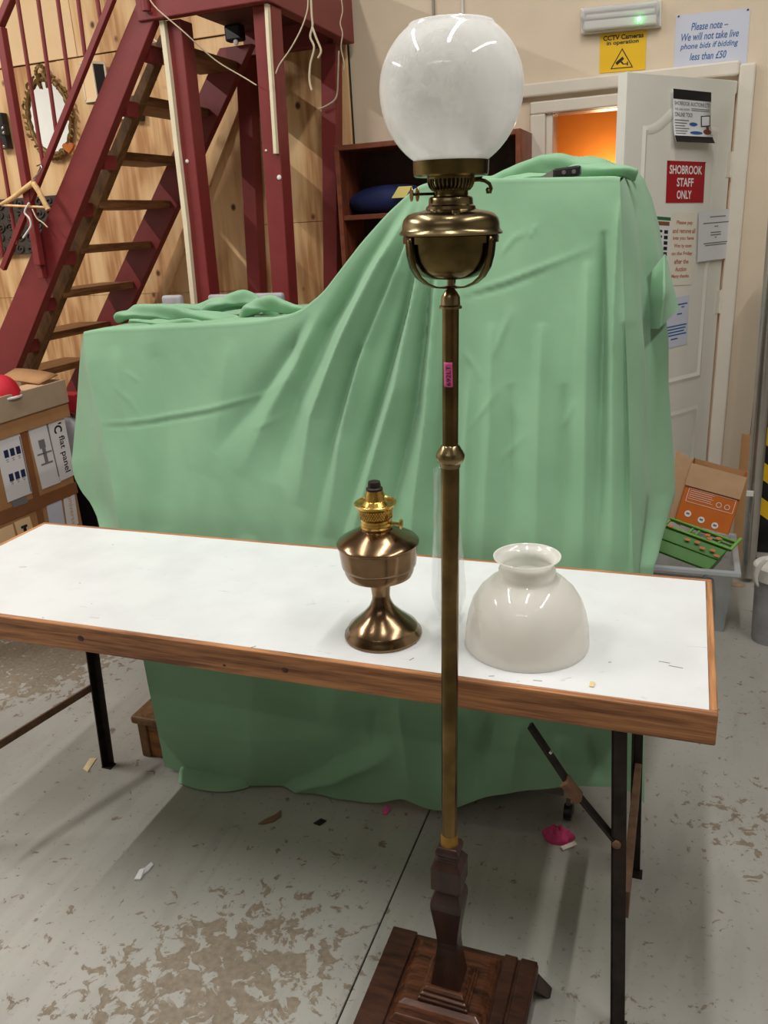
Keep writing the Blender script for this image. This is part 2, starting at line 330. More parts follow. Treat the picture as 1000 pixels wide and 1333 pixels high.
# ------------------------------------------------------------------ builders
ORG = {}
def thing(name, label, cat, loc=(0, 0, 0), group=None):
    o = bpy.data.objects.new(name, None); o.empty_display_size = 0.1; COL.objects.link(o)
    o.location = loc; o['label'] = label; o['category'] = cat
    if group: o['group'] = group
    ORG[o] = Vector(loc); return o
def tag(o, label, cat, group=None):
    o['label'] = label; o['category'] = cat
    if group: o['group'] = group
    return o
class MB:
    def __init__(self): self.v = []; self.f = []
    def add(self, vs, fs):
        k = len(self.v); self.v += [Vector(p) for p in vs]; self.f += [tuple(i + k for i in f) for f in fs]; return self
    def box(self, lo, hi):
        (a, b, c), (d, e, f) = lo, hi
        return self.hexa([(a, b, c), (d, b, c), (d, e, c), (a, e, c), (a, b, f), (d, b, f), (d, e, f), (a, e, f)])
    def hexa(self, p):
        return self.add(p, [(3, 2, 1, 0), (4, 5, 6, 7), (0, 1, 5, 4), (1, 2, 6, 5), (2, 3, 7, 6), (3, 0, 4, 7)])
    def prism(self, poly, vec):
        n = len(poly); vec = Vector(vec); a = [Vector(p) for p in poly]
        return self.add(a + [p + vec for p in a], [tuple(reversed(range(n))), tuple(range(n, 2 * n))] + [(i, (i + 1) % n, n + (i + 1) % n, n + i) for i in range(n)])
    def bar(self, a, b, wx, wy, up=(0, 0, 1)):
        a, b = Vector(a), Vector(b); d = (b - a).normalized(); s = d.cross(Vector(up))
        if s.length < 1e-4: s = d.cross(Vector((1, 0, 0)))
        s.normalize(); t = s.cross(d); s *= wx / 2; t *= wy / 2
        return self.hexa([a - s - t, a + s - t, a + s + t, a - s + t, b - s - t, b + s - t, b + s + t, b - s + t])
    def tube(self, pts, r, n=10, cap=True):
        pts = [Vector(p) for p in pts]; k = len(pts); rs = r if isinstance(r, (list, tuple)) else [r] * k
        vs = []; prev = None
        for i, p in enumerate(pts):
            d = (pts[min(i + 1, k - 1)] - pts[max(i - 1, 0)]).normalized()
            if prev is None:
                s = d.cross(Vector((0, 0, 1)));
                if s.length < 1e-3: s = d.cross(Vector((1, 0, 0)))
            else: s = prev - d * prev.dot(d)
            s.normalize(); prev = s; t = d.cross(s)
            for j in range(n):
                a = 2 * math.pi * j / n; vs.append(p + (s * math.cos(a) + t * math.sin(a)) * rs[i])
        fs = [(i * n + j, i * n + (j + 1) % n, (i + 1) * n + (j + 1) % n, (i + 1) * n + j) for i in range(k - 1) for j in range(n)]
        if cap: fs += [tuple(reversed(range(n))), tuple(range((k - 1) * n, k * n))]
        return self.add(vs, fs)
    def lathe(self, prof, c=(0, 0, 0), n=40, cap0=True, cap1=True, rot=0.0):
        c = Vector(c); vs = []
        for (r, z) in prof:
            for j in range(n):
                a = 2 * math.pi * j / n + rot; vs.append(c + Vector((r * math.cos(a), r * math.sin(a), z)))
        k = len(prof)
        fs = [(i * n + j, i * n + (j + 1) % n, (i + 1) * n + (j + 1) % n, (i + 1) * n + j) for i in range(k - 1) for j in range(n)]
        if cap0: fs.append(tuple(reversed(range(n))))
        if cap1: fs.append(tuple(range((k - 1) * n, k * n)))
        return self.add(vs, fs)
    def grid(self, P):
        R, Cn = len(P), len(P[0]); vs = [p for row in P for p in row]
        return self.add(vs, [(i * Cn + j, i * Cn + j + 1, (i + 1) * Cn + j + 1, (i + 1) * Cn + j) for i in range(R - 1) for j in range(Cn - 1)])
    def xf(self, fn): self.v = [Vector(fn(p)) for p in self.v]; return self
    def build(self, name, m, parent=None, smooth=False, bevel=0.0, seg=2, label=None, loc=None, solid=0.0, subd=0, fix=True):
        org = ORG.get(parent, Vector((0, 0, 0))) if parent else Vector(loc or (0, 0, 0))
        me = bpy.data.meshes.new(name); me.from_pydata([tuple(p - org) for p in self.v], [], self.f); me.update()
        bm = bmesh.new(); bm.from_mesh(me)
        if fix: bmesh.ops.recalc_face_normals(bm, faces=bm.faces)
        bm.to_mesh(me); bm.free()
        me.materials.append(m)
        o = bpy.data.objects.new(name, me); COL.objects.link(o)
        if parent: o.parent = parent
        else: o.location = org
        ORG[o] = org
        if smooth: me.polygons.foreach_set('use_smooth', [True] * len(me.polygons))
        if smooth == 'auto':
            try: me.set_sharp_from_angle(angle=math.radians(38))
            except Exception: pass
        if subd:
            sm = o.modifiers.new('subd', 'SUBSURF'); sm.levels = subd; sm.render_levels = subd
        if solid:
            so = o.modifiers.new('solid', 'SOLIDIFY'); so.thickness = solid; so.offset = 0
        if bevel:
            bv = o.modifiers.new('bevel', 'BEVEL'); bv.width = bevel; bv.segments = seg; bv.limit_method = 'ANGLE'
        if label: o['label'] = label
        return o
def structure(o): o['kind'] = 'structure'; return o

class Frame:
    """a flat rectangle in space: origin at its top-left, ex to the right, ey down, n out of the face"""
    def __init__(s, TL, TR, BL, flip=False):
        s.o = Vector(TL); s.ex = Vector(TR) - s.o; s.ey = Vector(BL) - s.o
        s.n = s.ey.cross(s.ex).normalized()
        if s.n.dot(CP - s.o) < 0: s.n = -s.n
    def p(s, u, v, h=0.0): return s.o + s.ex * u + s.ey * v + s.n * h
    def slab(s, mb, u0, v0, u1, v1, h0, h1):
        return mb.hexa([s.p(u0, v1, h0), s.p(u1, v1, h0), s.p(u1, v0, h0), s.p(u0, v0, h0), s.p(u0, v1, h1), s.p(u1, v1, h1), s.p(u1, v0, h1), s.p(u0, v0, h1)])
def text_into(mb, body, fr, u0, v0, u1, v1, h, bold=0.0, shear=0.0, rot=0):
    """lettering stretched into the rectangle u0..u1, v0..v1 of a frame; rot=1 reads downwards, rot=-1 upwards"""
    cu = bpy.data.curves.new('t', 'FONT'); cu.body = body; cu.align_x = 'CENTER'; cu.shear = shear; cu.offset = bold; cu.resolution_u = 3; cu.space_line = 0.95
    ob = bpy.data.objects.new('t', cu); me = bpy.data.meshes.new_from_object(ob)
    xs = [v.co.x for v in me.vertices]; ys = [v.co.y for v in me.vertices]
    x0, x1, y0, y1 = min(xs), max(xs), min(ys), max(ys); vs = []
    for v in me.vertices:
        a = (v.co.x - x0) / (x1 - x0); b = (v.co.y - y0) / (y1 - y0)
        if rot == 1: p = (u1 - (1 - b) * (u1 - u0), v0 + a * (v1 - v0))
        elif rot == -1: p = (u0 + (1 - b) * (u1 - u0), v1 - a * (v1 - v0))
        else: p = (u0 + a * (u1 - u0), v1 - b * (v1 - v0))
        vs.append(fr.p(p[0], p[1], h))
    mb.add(vs, [tuple(p.vertices) for p in me.polygons])
    bpy.data.meshes.remove(me); bpy.data.objects.remove(ob); bpy.data.curves.remove(cu)
    return mb

# ================================================================== THE SETTING
YW = 4.0
# --- floor: two cast slabs with an open joint between them
floor = structure(MB().box((-6, -4.5, -0.08), (4, 6.2, -0.008)).build('floor', DARK))
JX = -0.574
MB().box((-6, -4.5, -0.008), (JX - 0.0018, 6.2, 0)).build('concrete_slab', FLOOR, floor, bevel=0.002)
MB().box((JX + 0.0018, -4.5, -0.008), (4, 6.2, 0)).build('concrete_slab', FLOOR, floor, bevel=0.002)

# --- back wall around the doorway
wx1 = at(986, 470, YW).x
DX0, DX1, DZ = -0.63, 0.135, 1.965
wb = MB()
wb.box((-6, YW, 0), (DX0, YW + 0.14, 4.4)); wb.box((DX1, YW, 0), (wx1, YW + 0.14, 4.4)); wb.box((DX0, YW, DZ), (DX1, YW + 0.14, 4.4))
wb.box((wx1 - 0.0595, YW + 0.14, 0), (wx1, 5.19, 4.4))
structure(wb.build('wall_back', CREAM))
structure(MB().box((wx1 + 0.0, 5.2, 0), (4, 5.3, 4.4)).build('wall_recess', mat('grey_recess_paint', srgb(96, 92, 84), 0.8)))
structure(MB().box((-6.1, -4.5, 0), (-6, 6.2, 4.4)).build('wall_left', WALLW))
structure(MB().box((4, -4.5, 0), (4.1, 6.2, 4.4)).build('wall_right', WALLG))
structure(MB().box((-6, -4.6, 0), (4, -4.5, 4.4)).build('wall_front', WALLG))
structure(MB().box((-6.1, -4.6, 4.4), (4.1, 6.3, 4.5)).build('ceiling', mat('ceiling_paint', srgb(190, 186, 178), 0.8, var=0.03)))
# --- the orange office beyond the door
of = MB(); of.box((-1.6, 5.5, 0), (0.8, 5.6, 2.8)); of.box((-1.7, 4.14, 0), (-1.6, 5.6, 2.8)); of.box((wx1 - 0.12, 4.14, 0), (wx1 - 0.06, 5.5, 2.8))
structure(of.build('wall_office', ORANGE))
structure(MB().box((-1.7, 4.14, 2.8), (wx1 - 0.06, 5.6, 2.86)).build('ceiling_office', CREAM))
# --- door frame: architrave, long head trim, stops
tr = structure(MB().box((-0.71, YW - 0.03, 0), (DX0 - 0.012, YW, 1.9345)).build('trim_1', WHITEP, bevel=0.006))
structure(MB().box((-0.71, YW - 0.03, 1.935), (DX1, YW - 0.001, 1.985)).build('trim_2', WHITEP, bevel=0.006))
structure(MB().box((0.138, YW - 0.035, 0), (0.200, YW, 2.045)).build('trim_3', WHITEP, bevel=0.008))
structure(MB().box((-0.95, YW - 0.035, 2.005), (0.138, YW, 2.06)).build('trim_4', WHITEP, bevel=0.008))
st = MB(); st.box((DX0 - 0.012, YW - 0.012, 0), (DX0 + 0.018, YW + 0.14, DZ)); st.box((DX0 + 0.018, YW + 0.02, DZ - 0.03), (DX1, YW + 0.14, DZ)); st.box((DX1 - 0.012, YW + 0.02, 0), (DX1, YW + 0.14, DZ))
structure(st.build('trim_5', WHITEP, bevel=0.004))

# --- plywood cladding, sheet by sheet
plyw = structure(MB().box((-5.2, 3.975, 0), (-1.56, 3.998, 2.42)).build('wall_cladding', DARK))
xs = [-5.2, -4.4, -3.2, -2.52, -2.19, -1.56]
for i in range(5):
    zz = [0.0, 1.22, 2.415] if i not in (4,) else [0.0, 0.92, 1.545, 2.415]
    for a, b in zip(zz[:-1], zz[1:]):
        MB().box((xs[i] + 0.001, 3.955 + 0.003 * (i % 2), a + 0.001), (xs[i + 1] - 0.001, 3.976, b - 0.001)).build('plywood_sheet', PLY, plyw, bevel=0.0015)
up = structure(MB().box((-5.2, 3.955, 2.416), (-1.56, 3.998, 2.78)).build('wall_upper', DARK))
for a, b in ((-5.2, -4.4), (-4.4, -3.05), (-3.05, -1.56)):
    MB().box((a + 0.002, 3.945, 2.418), (b - 0.002, 3.956, 2.775)).build('cream_board', CREAM2 if a < -3.1 else PLY, up, bevel=0.0015)

# --- door leaf, ajar towards us
HX = Vector((0.133, 3.972, 0)); FE = Vector((-0.257, 3.405, 0))
DE = (HX - FE); DWd = DE.length; DE.normalize(); DN = Vector((DE.y, -DE.x, 0))   # DN points out of the face we see
door = thing('office_door', 'off-white panelled office door standing ajar, covered with notices', 'door', tuple(HX))
def dpt(s, z, h=0.0): return FE + DE * s + DN * h + Vector((0, 0, z))
def dslab(mb, s0, s1, z0, z1, h0, h1):
    return mb.hexa([dpt(s0, z0, h0), dpt(s1, z0, h0), dpt(s1, z0, h1), dpt(s0, z0, h1), dpt(s0, z1, h0), dpt(s1, z1, h0), dpt(s1, z1, h1), dpt(s0, z1, h1)])
dslab(MB(), 0.004, DWd - 0.004, 0.012, 1.985, -0.04, 0.0).build('door_leaf', DOORP, door, bevel=0.002)
dslab(MB(), 0.0, 0.004, 0.012, 1.985, -0.04, 0.0).build('door_edge', DOOR_EDGE, door)
def ring(mb, s0, s1, z0, z1, arch=0.0, wd=0.030, h=0.010, n=24):
    out = []
    pts = [(s0, z0), (s1, z0), (s1, z1)]
    if arch: pts += [(s1 + (s0 - s1) * k / n, z1 + arch * math.sin(math.pi * k / n) ** 2.5) for k in range(1, n)]
    pts.append((s0, z1)); k = len(pts); cx, cz = (s0 + s1) / 2, (z0 + z1) / 2
    q = [(s + math.copysign(wd, cx - s) * min(1, abs(cx - s) / wd), z + math.copysign(wd, cz - z)) for s, z in pts]
    md = [((a[0] + b[0]) / 2, (a[1] + b[1]) / 2) for a, b in zip(pts, q)]
    vs = [dpt(*p, 0.0005) for p in pts] + [dpt(*p, h) for p in md] + [dpt(*p, 0.0005) for p in q]
    fs = [(r * k + i, r * k + (i + 1) % k, (r + 1) * k + (i + 1) % k, (r + 1) * k + i) for r in (0, 1) for i in range(k)]
    mb.add(vs, fs)
zA = onp(848, 164, FE, DN).z; zB = onp(890, 497, FE, DN).z; zC = onp(890, 532, FE, DN).z
for s0, s1, z0, z1, ar in ((0.10, DWd - 0.10, zB, zA, 0.09), (0.10, DWd - 0.10, 0.22, zC, 0.0)):
    m_ = MB(); ring(m_, s0, s1, z0, z1, ar, h=0.006); m_.build('panel_moulding', DOORP, door, smooth='auto')
for z in (1.62, 1.06, 0.25):
    h = MB(); h.tube([dpt(DWd + 0.002, z, 0.004), dpt(DWd + 0.002, z + 0.10, 0.004)], 0.006, 10); dslab(h, DWd - 0.03, DWd - 0.001, z, z + 0.10, 0, 0.002)
    h.build('hinge', WHITEP, door, smooth='auto')

DP = FE
def dframe(tl, tr, bl):
    return Frame(onp(*tl, DP, DN), onp(*tr, DP, DN), onp(*bl, DP, DN))
def sheet_thing(name, label, cat, fr, m, h0=0.0012, th=0.0008, curl=0.0, group=None):
    o = thing(name, label, cat, tuple(fr.p(0.5, 1, h0)), group)
    mb = MB(); n = 12 if curl else 1
    if curl:
        P = []
        for i in range(n + 1):
            v = i / n; k = max(0, (v - 0.55) / 0.45)
            P.append([fr.p(u, v * (1 - 0.06 * k * k), h0 + curl * k * k * (0.7 + 0.3 * u)) for u in (0, .25, .5, .75, 1)])
        mb.grid(P).build('paper', m, o, smooth=True, solid=0.0006)
    else:
        fr.slab(mb, 0, 0, 1, 1, h0, h0 + th).build('paper', m, o)
    return o
H = 0.0026
# 1 auction poster with a curled foot
fr = dframe((872.5, 116), (922, 121), (873, 190))
po = sheet_thing('auction_poster', 'white auction poster with black bands and curled foot, topmost on the door', 'poster', fr, PAPER, h0=0.013, curl=0.02)
def cur(fr, curl, h0):
    class G(Frame):
        def __init__(s): s.o, s.ex, s.ey, s.n = fr.o, fr.ex, fr.ey, fr.n
        def p(s, u, v, h=0.0):
            k = max(0, (v - 0.55) / 0.45)
            return Frame.p(fr, u, v * (1 - 0.06 * k * k), h0 + curl * k * k * (0.7 + 0.3 * u) + h)
    return G()
g = cur(fr, 0.02, 0.013)
mb = MB()
for a, b in ((0.0, 0.17), (0.84, 1.0)): MB().grid([[g.p(u, v, 0.0012) for u in (0, .25, .5, .75, 1)] for v in (a, (3 * a + b) / 4, (a + b) / 2, (a + 3 * b) / 4, b)]).build('black_band', INKK, po, smooth=True)
mb = MB(); text_into(mb, 'SHOBROOK AUCTIONS LTD', g, 0.03, 0.205, 0.97, 0.275, 0.0014, 0.004)
text_into(mb, 'WE ARE NOW', g, 0.04, 0.325, 0.42, 0.365, 0.0014); text_into(mb, 'ONLINE TOO!', g, 0.04, 0.40, 0.50, 0.475, 0.0014, 0.01)
for k in range(6): g.slab(mb, 0.04, 0.53 + k * 0.05, 0.40 - 0.05 * (k % 3), 0.545 + k * 0.05, 0.001, 0.0014)
g.slab(mb, 0.47, 0.315, 0.96, 0.325, 0.001, 0.0014); g.slab(mb, 0.47, 0.345, 0.96, 0.355, 0.001, 0.0014)
mb.build('lettering', INKG, po)
mb = MB(); mb.add([g.p(u, v, 0.0016) for u, v in ((.72, .44), (.97, .42), (.97, .62), (.72, .64))], [(0, 1, 2, 3)])
mb.build('picture', INKK, po)
mb = MB(); mb.add([g.p(u, v, 0.0018) for u, v in ((.745, .455), (.95, .44), (.95, .60), (.745, .62))], [(0, 1, 2, 3)]); mb.build('picture', PAPER, po)
mb = MB()
for cu_, cv_, ru, rv in ((0.52, 0.60, 0.11, 0.035), (0.58, 0.765, 0.17, 0.035)): MB().add([g.p(cu_ + ru * math.cos(a * .524), cv_ + rv * math.sin(a * .524), 0.0016) for a in range(12)], [tuple(range(12))]).build('picture', INKB, po)
mb = MB(); mb.add([g.p(.88 + .11 * math.cos(a * .524), .735 + .055 * math.sin(a * .524), .0018) for a in range(12)], [tuple(range(12))]); mb.add([g.p(u, v, .0019) for u, v in ((.85, .70), (.87, .62), (.93, .62), (.93, .70))], [(0, 1, 2, 3)]); mb.build('picture', MAHOG, po)

# 2 staff only
fr = dframe((868.5, 209), (918, 211), (866.5, 264))
o = sheet_thing('staff_sign', 'red sign with white capitals reading staff only on the door', 'sign', fr, REDS)
mb = MB()
for i, (t, a, b) in enumerate((('SHOBROOK', 0.06, 0.92), ('STAFF', 0.26, 0.70), ('ONLY', 0.27, 0.66))):
    text_into(mb, t, fr, a, 0.10 + i * 0.30, b, 0.31 + i * 0.30, H, 0.022)
mb.build('lettering', INKW, o)
for u in (0.02, 0.98): MB().lathe([(0.004, -.001), (0.003, 0.002)], (0, 0, 0), 10).xf(lambda p, u=u: fr.p(u, 0.02, 0.004) + p).build('pin', INKK, o)
# 3 collection notice in red print
fr = dframe((876, 276), (908, 277), (868, 372))
o = sheet_thing('collection_notice', 'cream notice with faded red handwriting-size print about removing lots', 'notice', fr, PAPERC)
mb = MB()
for i, t in enumerate(('Please pay', 'and remove all', 'lots you have', 'Won by noon', 'on the Friday', 'after the', 'Auction', 'Many thanks')):
    wdt = 0.46 * len(t) / 14; text_into(mb, t, fr, 0.5 - wdt, 0.11 + i * 0.105, 0.5 + wdt, 0.175 + i * 0.105, H, 0.024)
mb.build('lettering', INKR, o)
# 4 leaflet with green heading, half behind the sheet
fr = dframe((846, 281), (873, 283), (842, 366))
o = sheet_thing('green_headed_leaflet', 'narrow white leaflet with green and ochre heading beside the dust sheet', 'leaflet', fr, PAPER, h0=0.0008, th=0.0004)
mb = MB(); fr.slab(mb, 0, 0.0, 1, 0.05, 0.0012, 0.0018); mb.build('heading', GREENI, o)
mb = MB(); fr.slab(mb, 0.1, 0.07, 0.95, 0.13, 0.0012, 0.0018); mb.build('heading', TAPE, o)
mb = MB()
for k in range(9):
    fr.slab(mb, 0.3, 0.2 + k * 0.085, 0.62, 0.235 + k * 0.085, 0.0012, 0.0018); fr.slab(mb, 0.72, 0.2 + k * 0.085, 0.9, 0.255 + k * 0.085, 0.0012, 0.0018)
mb.build('lettering', INKK, o)
# 5 white letter overlapping the jamb
fr = dframe((907, 275), (962, 271), (905, 341))
o = sheet_thing('white_letter', 'white typed letter taped at the hinge side of the door', 'notice', fr, PAPER, h0=0.012)
mb = MB()
for (u0, u1, v) in ((.25, .62, .12), (.1, .92, .24), (.36, .45, .31), (.28, .52, .43), (.28, .52, .48), (.38, .42, .53), (.12, .74, .64), (.16, .66, .68)): fr.slab(mb, u0, v, u1, v + 0.02, 0.0125, 0.0134)
mb.build('lettering', INKG, o)
# 6 lower letter, blue print
fr = dframe((852, 392), (897, 384), (850, 458))
o = sheet_thing('blue_printed_letter', 'bluish letter with blue print low on the door by the dust sheet', 'notice', fr, PAPERB)
for grp in (((.62, .95, .14), (.78, .86, .2), (.66, .8, .33)), ((.25, .95, .56), (.28, .92, .62), (.3, .88, .68), (.26, .95, .74), (.5, .7, .82))):
    mb = MB()
    for (u0, u1, v) in grp: fr.slab(mb, u0, v, u1, v + 0.025, 0.0018, 0.0026)
    mb.build('lettering', INKB, o)
# --- wall signs
def wframe(tl, tr, bl, Y=YW): return Frame(at(*tl, Y), at(*tr, Y), at(*bl, Y))
fr = wframe((781.5, 45), (842, 39), (780.5, 95.5))
o = sheet_thing('cctv_sign', 'yellow camera warning sign on the wall above the door', 'sign', fr, YEL)
mb = MB(); text_into(mb, 'CCTV Cameras', fr, 0.07, 0.05, 0.94, 0.18, H, 0.03); text_into(mb, 'in operation', fr, 0.15, 0.20, 0.84, 0.33, H, 0.026); mb.build('lettering', INKK, o)
mb = MB(); T = [(0.49, 0.40), (0.24, 0.92), (0.74, 0.92)]
ctr = (0.49, 0.75); Ti = [(ctr[0] + (a - ctr[0]) * 0.86, ctr[1] + (b - ctr[1]) * 0.86) for a, b in T]
mb.add([fr.p(a, b, H) for a, b in T + Ti], [(0, 1, 4, 3), (1, 2, 5, 4), (2, 0, 3, 5)])
mb.add([fr.p(a, b, H) for a, b in ((.35, .76), (.50, .62), (.54, .68), (.385, .83))], [(0, 1, 2, 3)])
mb.add([fr.p(a, b, H) for a, b in ((.46, .76), (.49, .735), (.53, .80), (.60, .80), (.60, .76), (.625, .76), (.625, .86), (.60, .86), (.60, .825), (.51, .825))], [(0, 1, 2, 9), (2, 3, 8, 9), (3, 4, 5, 6, 7, 8)])
mb.build('camera_symbol', INKK, o)
fr = wframe((880, 20), (977, 10.5), (877, 90))
o = sheet_thing('phone_bid_notice', 'white notice with blue italic print, high on the wall right of the yellow sign', 'notice', fr, PAPERB)
mb = MB()
for i, (t, a, b) in enumerate((('Please note \u2013', 0.22, 0.72), ('We will not take live', 0.09, 0.87), ('phone bids if bidding', 0.08, 0.87), ('less than \u00a350', 0.22, 0.72))):
    text_into(mb, t, fr, a, 0.17 + i * 0.185, b, 0.31 + i * 0.185, H, 0.010, 0.25)
mb.build('lettering', INKB, o)
for u, v in ((0.04, 0.03), (0.97, 0.03), (0.5, 0.97)): MB().lathe([(0.004, -.001), (0.003, 0.003)], (0, 0, 0), 10).xf(lambda p, u=u, v=v: fr.p(u, v, 0.003) + p).build('pin', INKK, o)

# --- emergency light
fr = wframe((756, 12), (861.5, 1), (757, 46))
o = thing('emergency_light', 'clear bulkhead emergency light with a glowing green indicator', 'light', tuple(fr.p(0.5, 1, 0)))
fr.slab(MB(), 0, 0, 1, 1, 0.0005, 0.02).build('housing', WHITEPL, o, bevel=0.006)
m_ = MB(); fr.slab(m_, 0.02, 0.06, 0.98, 0.94, 0.02, 0.062); m_.build('diffuser', DIFFUSER, o, bevel=0.012, seg=3)
m_ = MB(); m_.tube([fr.p(0.08, 0.40, 0.035), fr.p(0.92, 0.40, 0.035)], 0.009, 12); m_.build('tube', WHITEPL, o, smooth='auto')
m_ = MB(); fr.slab(m_, 0.06, 0.56, 0.94, 0.90, 0.021, 0.045); m_.build('gear_tray', WHITEPL, o, bevel=0.003)
m_ = MB(); m_.lathe([(0.001, 0.006), (0.006, 0.004), (0.008, 0)], (0, 0, 0), 12).xf(lambda p: fr.p(0.735, 0.72, 0.0655) + Vector((p.x, -p.z, p.y))); m_.build('indicator', emit('green_led', (0.08, 1.0, 0.22), 14), o)
for u, v in ((0.035, 0.5), (0.965, 0.5)): fr.slab(MB(), u - 0.012, v - 0.08, u + 0.012, v + 0.08, 0.0, 0.05).build('clip', GREYM, o, bevel=0.002)
# --- two cables down the wall behind the globe
for x, m_, nm, lb in ((566.5, GREYM, 'wall_cable', 'grey cable running up the wall behind the glass globe, left of two'), (603.5, WHITEPL, 'wall_cable', 'white cable running up the wall behind the glass globe, right of two')):
    a = at(x, 90, 3.99); tag(MB().tube([(a.x, 3.993, 1.9), (a.x, 3.993, 4.35)], 0.006, 8).build(nm, m_, smooth='auto', loc=(a.x, 3.993, 1.9)), lb, 'cable')

# ================================================================== BOOKCASE against the back wall
bc = thing('bookcase', 'dark mahogany bookcase against the cream wall behind the dust sheet', 'bookcase', (-1.12, 3.85, 0))
bx0, bx1, by0 = -1.548, -0.70, 3.70
MB().box((bx0, by0, 0), (bx0 + 0.022, 3.985, 1.86)).build('side_panel', MAHOG, bc, bevel=0.002)
MB().box((bx1 - 0.022, by0, 0), (bx1, 3.985, 1.86)).build('side_panel', MAHOG, bc, bevel=0.002)
MB().box((bx0 + 0.022, 3.965, 0), (bx1 - 0.022, 3.985, 1.84)).build('back_panel', MAHOGD, bc)
MB().box((bx0 + 0.022, by0, 1.838), (bx1 - 0.022, 3.985, 1.86)).build('top_board', MAHOG, bc, bevel=0.002)
for z in (1.54, 1.2, 0.86, 0.5, 0.08): MB().box((bx0 + 0.022, by0 + 0.006, z), (bx1 - 0.022, 3.965, z + 0.022)).build('shelf', MAHOG, bc, bevel=0.002)
# navy bag and yellow paper on the shelf
c = at(505, 262, 3.80)
P = []
for i in range(13):
    th = math.pi * i / 12
    P.append([Vector((c.x + 0.20 * math.cos(a) * math.sin(th) ** 0.6, 3.82 + 0.09 * math.sin(a) * math.sin(th) ** 0.6, 1.5625 + 0.056 * (1 - math.cos(th)) * (1 + 0.1 * math.sin(3 * a)))) for a in [2 * math.pi * k / 24 for k in range(25)]])
tag(MB().grid(P).build('soft_bag', NAVY, smooth=True, loc=(c.x, 3.82, 1.5625)), 'slumped navy fabric bag lying on the bookcase shelf', 'bag')
a = at(511, 258, 3.725); b = at(536, 244, 3.725)
fr = Frame(at(519, 243, 3.71), at(537, 242, 3.71), at(510, 258, 3.71))
tag(fr.slab(MB(), 0, 0, 1, 1, 0, 0.002).build('yellow_paper', mat('yellow_paper', srgb(236, 218, 130), 0.7, var=0.03), loc=tuple(fr.p(.5, 1))), 'yellow paper slip leaning on the navy bag', 'paper')
c = at(465, 316, 3.76)
tag(MB().lathe([(0.016, 0), (0.016, 0.004), (0.004, 0.008), (0.003, 0.05), (0.010, 0.06), (0.012, 0.085), (0.011, 0.11)], (c.x, 3.76, 1.222), 16).build('small_goblet', GREYM, smooth='auto', loc=(c.x, 3.76, 1.222)), 'small stemmed metal cup on the dark lower bookcase shelf', 'cup')

# ================================================================== STAIRCASE with landing
sc = thing('staircase', 'dark red open staircase with timber treads climbing to a landing by the plywood wall', 'staircase', (-3.2, 3.4, 0))
def line_ext(p, q, z):  # point on pq at height z
    t = (z - p.z) / (q.z - p.z); return p + (q - p) * t
YN = 3.07
u0_, u1_ = at(0, 428, YN), at(178, 2, YN); l0_, l1_ = at(21, 480, YN), at(195, 40, YN)
poly = [line_ext(u0_, u1_, 0.0), line_ext(l0_, l1_, 0.0), line_ext(l0_, l1_, 2.33), line_ext(u0_, u1_, 2.56)]
MB().prism(poly, (0, 0.045, 0)).build('stringer', RED, sc, bevel=0.003)
YB = 3.20
b0, b1 = at(21, 480, YB), at(203, 55, YB); c0, c1 = at(42, 480, YB), at(212, 60, YB)
MB().prism([line_ext(b0, b1, 0), line_ext(c0, c1, 0), line_ext(c0, c1, 2.28), line_ext(b0, b1, 2.28)], (0, 0.05, 0)).build('stair_timber', RAFTER, sc, bevel=0.003)
YF = 3.75
f0, f1 = at(124, 421, YF), at(294, 44, YF); g0, g1 = at(171, 398, YF), at(317, 80, YF)
MB().prism([line_ext(f0, f1, 0), line_ext(g0, g1, 0), line_ext(g0, g1, 2.32), line_ext(f0, f1, 2.32)], (0, 0.045, 0)).build('stringer', RED, sc, bevel=0.003)
for (x, y) in ((190, 70), (160, 142), (131, 212), (101, 274), (79, 337), (52, 398), (31, 452)):
    p = at(x, y, 3.12)
    MB().prism([p + Vector((-0.02, 0, 0.03)), p + Vector((0.022, 0, 0.03)), p + Vector((0.018, 0, -0.028)), p + Vector((-0.035, 0, -0.022))], (0, 0.08, 0)).build('tread_bracket', RED, sc)
tre = [((177, 129), (275, 146)), ((148, 199), (228, 211)), ((125, 263), (225, 268)), ((100, 322), (200, 321)), ((76, 381), (178, 373)), ((52, 439), (140, 425)), (None, None), ((230, 60), (300, 84))]
tl = []
for n_, f_ in tre:
    if n_ is None: continue
    a, b = at(*n_, 3.2), at(*f_, 3.74); tl.append(((a.x + b.x) / 2, (a.z + b.z) / 2))
tl.sort(key=lambda t: t[1])
dx = (tl[-2][0] - tl[0][0]) / 5; dz = (tl[-2][1] - tl[0][1]) / 5
tl = [(tl[0][0] - dx * k, tl[0][1] - dz * k) for k in (5, 4, 3, 2, 1)] + tl
tm = None
for x, z in tl:
    if z < 0.02: continue
    lo = Vector((x - 0.20, 3.205, z - 0.016))
    o = MB().box((x - 0.20, 3.205, z - 0.018), (x, 3.749, z + 0.018)).build('tread', TREAD, sc, bevel=0.003)
